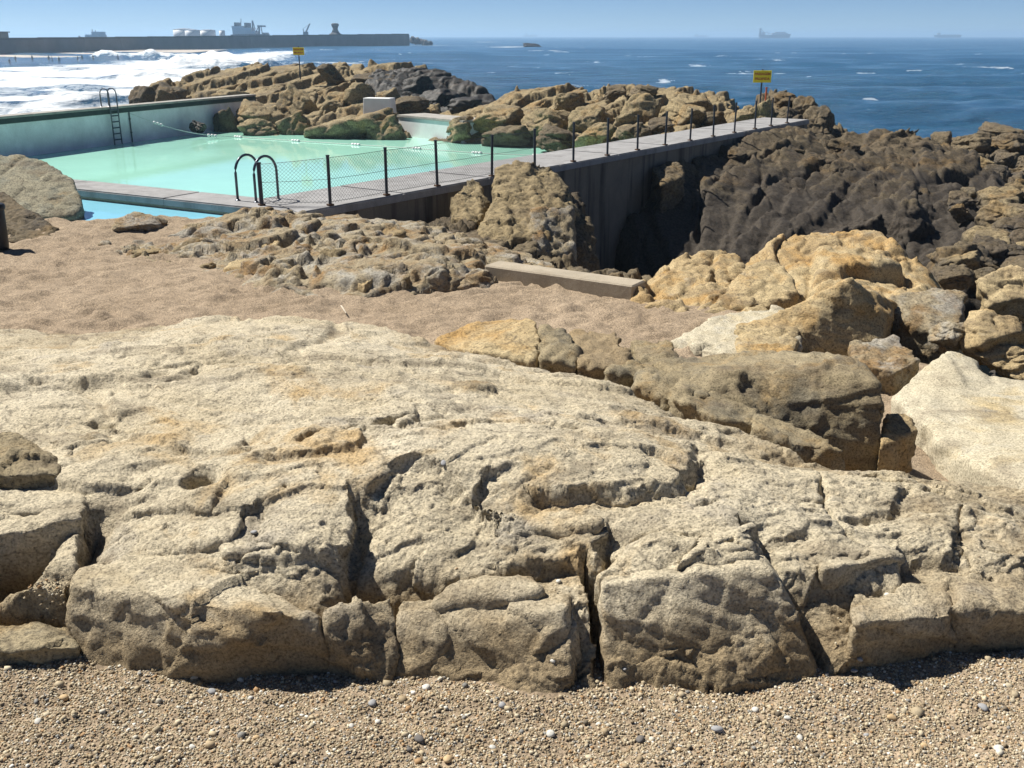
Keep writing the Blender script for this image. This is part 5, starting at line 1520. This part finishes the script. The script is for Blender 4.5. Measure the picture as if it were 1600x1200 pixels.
def along(px):
    """point on the breakwater seen at photo column px"""
    best = None
    for i in range(3):
        for k in range(200):
            p = path[i] + (path[i + 1] - path[i]) * k / 200
            x = 800 + FPX * p[0] / (p[1] * CT + CAMZ * ST)
            if best is None or abs(x - px) < best[0]: best = (abs(x - px), p, tops[i] + (tops[i + 1] - tops[i]) * k / 200)
    return best[1], best[2]
# signal tower on the breakwater
p, z = along(532); p = p + np.array([-4, 9]); q = p[1] / FPX; z -= .72
t = empty('signal_tower', (p[0], p[1], z)); tag(t, 'dark flared concrete tower on the breakwater, mushroom head on a narrow neck', 'tower')
bm = bm_new(); bm_lathe(bm, [(10 * q, z), (9.5 * q, z + 2.2 * q), (7 * q, z + 3.2 * q), (5.6 * q, z + 5 * q)], p[0], p[1], 20); kid(t, bm_obj('base', bm, M['tower'], smooth=False))
bm = bm_new(); bm_lathe(bm, [(5.4 * q, z + 5 * q), (4.2 * q, z + 8 * q), (3.6 * q, z + 9.5 * q), (4.2 * q, z + 11.5 * q)], p[0], p[1], 20); kid(t, bm_obj('neck', bm, M['tower'], smooth=True))
bm = bm_new(); bm_lathe(bm, [(4.2 * q, z + 11.5 * q), (5.0 * q, z + 13 * q), (5.6 * q, z + 14.6 * q), (5.6 * q, z + 16 * q), (4.6 * q, z + 17 * q), (2 * q, z + 17.5 * q)], p[0], p[1], 20); kid(t, bm_obj('head', bm, M['tower'], smooth=True))
# quay behind
bm = bm_new(); bm_prism(bm, [(-560, 900), (-130, 900), (-130, 1150), (-560, 1150)], -1, 3.2)
tag(bm_obj('quay', bm, M['breakwater']), kind='structure')
def tank(px0, px1, pyt, y, label, low=3.2):
    a = PY(px0, 57, y); b_ = PY(px1, 57, y); zt = PY(px0, pyt, y)[2]; cx = (a[0] + b_[0]) / 2; r = (b_[0] - a[0]) / 2
    t = empty('storage_tank', (cx, y, low)); tag(t, label, 'tank')
    bm = bm_new(); bm_lathe(bm, [(r, low), (r, zt - r * .08)], cx, y, 36); kid(t, bm_obj('shell', bm, M['tank'], smooth=True))
    bm = bm_new(); bm_lathe(bm, [(r * 1.01, zt - r * .08), (r * 1.01, zt - r * .05), (r * .5, zt + r * .03), (.1, zt + r * .06)], cx, y, 36); kid(t, bm_obj('roof', bm, M['ship_grey']))
    bm = bm_new()
    for k in range(14):
        a_ = -2.4 + k * .12; z = low + (zt - low) * k / 13
        bm_box(bm, cx + r * 1.015 * math.cos(a_), y + r * 1.015 * math.sin(a_), z, .8, .8, .3, a_)
    kid(t, bm_obj('stair', bm, M['ship_grey']))
tank(272, 305, 45, 960, 'tallest white storage tank of the row behind the breakwater')
tank(290, 313, 46.5, 930, 'white storage tank standing in front of the tallest tank')
tank(313, 337, 46.5, 940, 'wide white storage tank next to the small one behind the breakwater')
tank(343, 352, 47.5, 935, 'smallest narrow white storage tank beside the moored ship')
# moored ships behind the breakwater
def box_px(bm, px0, px1, pyt, pyb, y, d):
    a = PY(px0, pyb, y); b_ = PY(px1, pyt, y)
    bm_box(bm, (a[0] + b_[0]) / 2, y + d / 2, (a[2] + b_[2]) / 2, b_[0] - a[0], d, b_[2] - a[2])
def pole_px(bm, p0, p1, y, r=.5):
    bm_tube(bm, [PY(*p0, y), PY(*p1, y)], r, 6)
def ship(name, label, y, parts):
    c = PY((parts[0][1][0][0] + parts[0][1][0][1]) / 2, 58, y)
    t = empty(name, (c[0], y, 0)); tag(t, label, 'ship')
    for pn, boxes, poles, mt in parts:
        bm = bm_new()
        for k, bx in enumerate(boxes): box_px(bm, *bx, y + .3 * k, 14 - .4 * k)
        for a, b_, r in poles: pole_px(bm, a, b_, y + 4, r)
        kid(t, bm_obj(pn, bm, M[mt]))
    return t
def hull_px(t, pts, y, d, mat):
    bm = bm_new()
    f = [bm.verts.new(PY(*p, y)) for p in pts]
    g = [bm.verts.new((v.co.x, v.co.y + d, v.co.z)) for v in f]
    bm.faces.new(f); bm.faces.new(g[::-1])
    for i in range(len(f)): bm.faces.new((f[i], g[i], g[(i + 1) % len(f)], f[(i + 1) % len(f)]))
    kid(t, bm_obj('hull', bm, M[mat]))
s1 = ship('moored_ship', 'white moored ship with two dark funnels and deck cranes above the breakwater', 880, [
    ('superstructure', [(364, 392, 43, 60)], [], 'ship_white'), ('bridge', [(362, 380, 40.5, 43.2)], [], 'ship_white'), ('funnel', [(366, 369.5, 35, 41)], [], 'ship_dark'), ('funnel', [(382, 385.5, 35.5, 43.2)], [], 'ship_dark'),
    ('mast', [], [((376.5, 41), (376.5, 29), .3)], 'ship_grey'), ('deck_house', [(392, 398, 48, 60)], [], 'ship_white'), ('crane', [], [((395, 49), (394.5, 32), .7), ((394.5, 32), (399, 46), .35)], 'ship_grey'),
    ('crane', [(402, 409, 39.5, 42)], [((405, 57), (405, 40), .8), ((404, 41), (399, 52), .4), ((408, 42), (410, 55), .4)], 'ship_grey'), ('winch', [(410, 414, 51, 58)], [], 'ship_grey')])
hull_px(s1, [(360, 54), (415, 53), (413, 62), (363, 62)], 879, 15, 'ship_dark')
s2 = ship('moored_ship', 'small white moored ship with stepped bridge alone above the breakwater', 840, [
    ('superstructure', [(139, 156, 54, 66)], [], 'ship_white'), ('bridge', [(143, 154, 49.5, 54.2)], [], 'ship_white'), ('mast', [], [((144, 50), (144, 45.5), .3), ((149, 50), (149, 47), .25)], 'ship_grey'),
    ('bow_house', [(134, 138, 54, 66)], [], 'ship_white'), ('derrick', [], [((124, 64), (124, 56), .7), ((158, 64), (159, 56), .4)], 'ship_grey')])
hull_px(s2, [(120, 61), (161, 60), (159, 68), (123, 68)], 839, 15, 'ship_dark')
c = PY(478, 55, 800)
t = empty('harbour_crane', (c[0], 800, 3)); tag(t, 'harbour crane with a raised slanting jib behind the breakwater', 'crane')
bm = bm_new(); box_px(bm, 474, 480, 49.5, 58, 800, 4); kid(t, bm_obj('cab', bm, M['ship_grey']))
bm = bm_new(); pole_px(bm, (477, 51), (484, 37), 802, .45); pole_px(bm, (478.3, 51), (484.6, 37), 802, .3)
for k in range(7): pole_px(bm, (477 + k, 51 - 2 * k), (478.8 + k * .9, 49 - 1.9 * k), 802, .15)
kid(t, bm_obj('jib', bm, M['ship_grey']))
bm = bm_new(); pole_px(bm, (475, 51), (473.5, 45), 802, .3); pole_px(bm, (473.5, 45), (484, 37), 802, .12); kid(t, bm_obj('stay', bm, M['ship_grey']))
c = PY(3, 58, 420)
bm = bm_new(); bm_box(bm, c[0] - 6, 420, 4.6, 14, 8, 5.4, .1, .2); bm_box(bm, c[0] - 6, 420, 7.5, 15, 9, .4, .1)
tag(bm_obj('harbour_shed', bm, M['parapet']), 'low dark flat-roofed shed standing by the breakwater above the far beach', 'shed')
# ships at sea
s3 = ship('cargo_ship', 'grey heavy-lift ship with a tall stern gantry on the horizon', 3400, [
    ('deck_cargo', [(1207, 1231, 51.5, 55)], [], 'ship_grey'), ('deck_cargo', [(1212, 1228, 49.8, 51.7)], [], 'ship_grey'), ('gantry', [(1187.2, 1190, 44, 56)], [((1190, 46), (1194, 51), .9), ((1194, 51), (1204, 52), .5)], 'ship_dark'), ('bridge', [(1191, 1196, 50, 55)], [], 'ship_grey'), ('mast', [], [((1201, 54), (1198, 48.5), .7), ((1204, 54), (1201.5, 50), .6)], 'ship_grey')])
hull_px(s3, [(1187, 54.3), (1206, 54.5), (1230, 53.5), (1236, 53), (1233, 60), (1188, 60)], 3399, 18, 'ship_dark')
s4 = ship('tanker_ship', 'long low dark tanker on the horizon with its bridge at one end', 4200, [
    ('bridge', [(1466, 1470, 51.5, 55)], [], 'ship_grey'), ('mast', [], [((1468, 52), (1468, 49.5), .6)], 'ship_grey'), ('deck_pipes', [(1474, 1500, 54, 55)], [], 'ship_grey')])
hull_px(s4, [(1462, 54.7), (1503, 54.7), (1500, 59.5), (1464, 59.5)], 4199, 20, 'ship_dark')
s5 = ship('tanker_ship', 'faint hazy tanker very far off between the reef and the heavy-lift ship', 6500, [
    ('bridge', [(1087, 1091, 53.2, 56)], [], 'ship_grey'), ('deck_pipes', [(1094, 1104, 55.2, 56)], [], 'ship_grey')])
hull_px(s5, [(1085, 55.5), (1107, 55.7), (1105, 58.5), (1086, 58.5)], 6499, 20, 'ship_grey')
s6 = ship('cargo_ship', 'faint hazy cargo ship on the horizon above the far low reef', 6800, [
    ('bridge', [(821, 824, 52, 56)], [], 'ship_grey'), ('deck_cargo', [(826, 838, 54.6, 56)], [], 'ship_grey')])
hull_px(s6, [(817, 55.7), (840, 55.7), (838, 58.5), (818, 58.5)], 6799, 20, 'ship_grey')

# bathers on the far shore: one continuous skinned figure, copied
def figure():
    v = [(0, 0, .92), (0, 0, 1.18), (0, 0, 1.42), (0, 0, 1.52), (0, 0, 1.64), (0, 0, 1.76), (.12, 0, .86), (.15, .04, .48), (.16, 0, .05), (.17, -.13, .03), (-.12, 0, .86), (-.15, -.10, .48), (-.16, .05, .05), (-.17, -.08, .03),
         (.2, 0, 1.40), (.30, .03, 1.12), (.33, -.08, .86), (-.2, 0, 1.40), (-.31, .0, 1.12), (-.32, -.10, .88)]
    e = [(0, 1), (1, 2), (2, 3), (3, 4), (4, 5), (0, 6), (6, 7), (7, 8), (8, 9), (0, 10), (10, 11), (11, 12), (12, 13), (2, 14), (14, 15), (15, 16), (2, 17), (17, 18), (18, 19)]
    r = [.15, .14, .16, .06, .10, .09, .10, .07, .05, .04, .10, .07, .05, .04, .07, .05, .035, .07, .05, .035]
    me = bpy.data.meshes.new('person'); me.from_pydata(v, e, [])
    o = bpy.data.objects.new('tmp', me); COL.objects.link(o)
    o.modifiers.new('s', 'SKIN'); o.modifiers.new('d', 'SUBSURF').levels = 1
    for i, q in enumerate(r): me.skin_vertices[0].data[i].radius = (q, q * .75)
    me.skin_vertices[0].data[0].use_root = True
    m2 = bpy.data.meshes.new_from_object(o.evaluated_get(bpy.context.evaluated_depsgraph_get())); bpy.data.objects.remove(o)
    m2.materials.append(M['skin'])
    return m2
fig = figure()
for i, (px, py) in enumerate([(16, 103), (25, 97), (51, 96), (77, 97), (82, 97), (93, 99), (122, 97), (129, 96), (146, 95), (185, 94)]):
    p = PZ(px, py, .05)
    o = bpy.data.objects.new('person', fig); COL.objects.link(o); o.location = (p[0], p[1], -.15); o.rotation_euler = (0, 0, i * 1.3); o.scale = (.95 + .02 * (i % 4),) * 3
    tag(o, 'distant person in a dark wetsuit wading at the edge of the far beach', 'person', 'people wading off the far beach')

# ------------------------------------------------------------------ sea air
bm = bm_new(); bm_box(bm, 0, 4500, 14.5, 19400, 9900, 34)
hz = bm_obj('haze', bm, None)
m = bpy.data.materials.new('haze'); m.use_nodes = True; nt = m.node_tree
nt.nodes.remove(nt.nodes['Principled BSDF'])
pv = nt.nodes.new('ShaderNodeVolumePrincipled'); pv.inputs['Color'].default_value = (.55, .78, 1, 1); pv.inputs['Density'].default_value = .00030; pv.inputs['Anisotropy'].default_value = .3
nt.links.new(pv.outputs[0], nt.nodes['Material Output'].inputs['Volume'])
hz.data.materials.append(m)
tag(hz, 'thin pale sea haze over the whole bay', 'haze', kind='stuff')
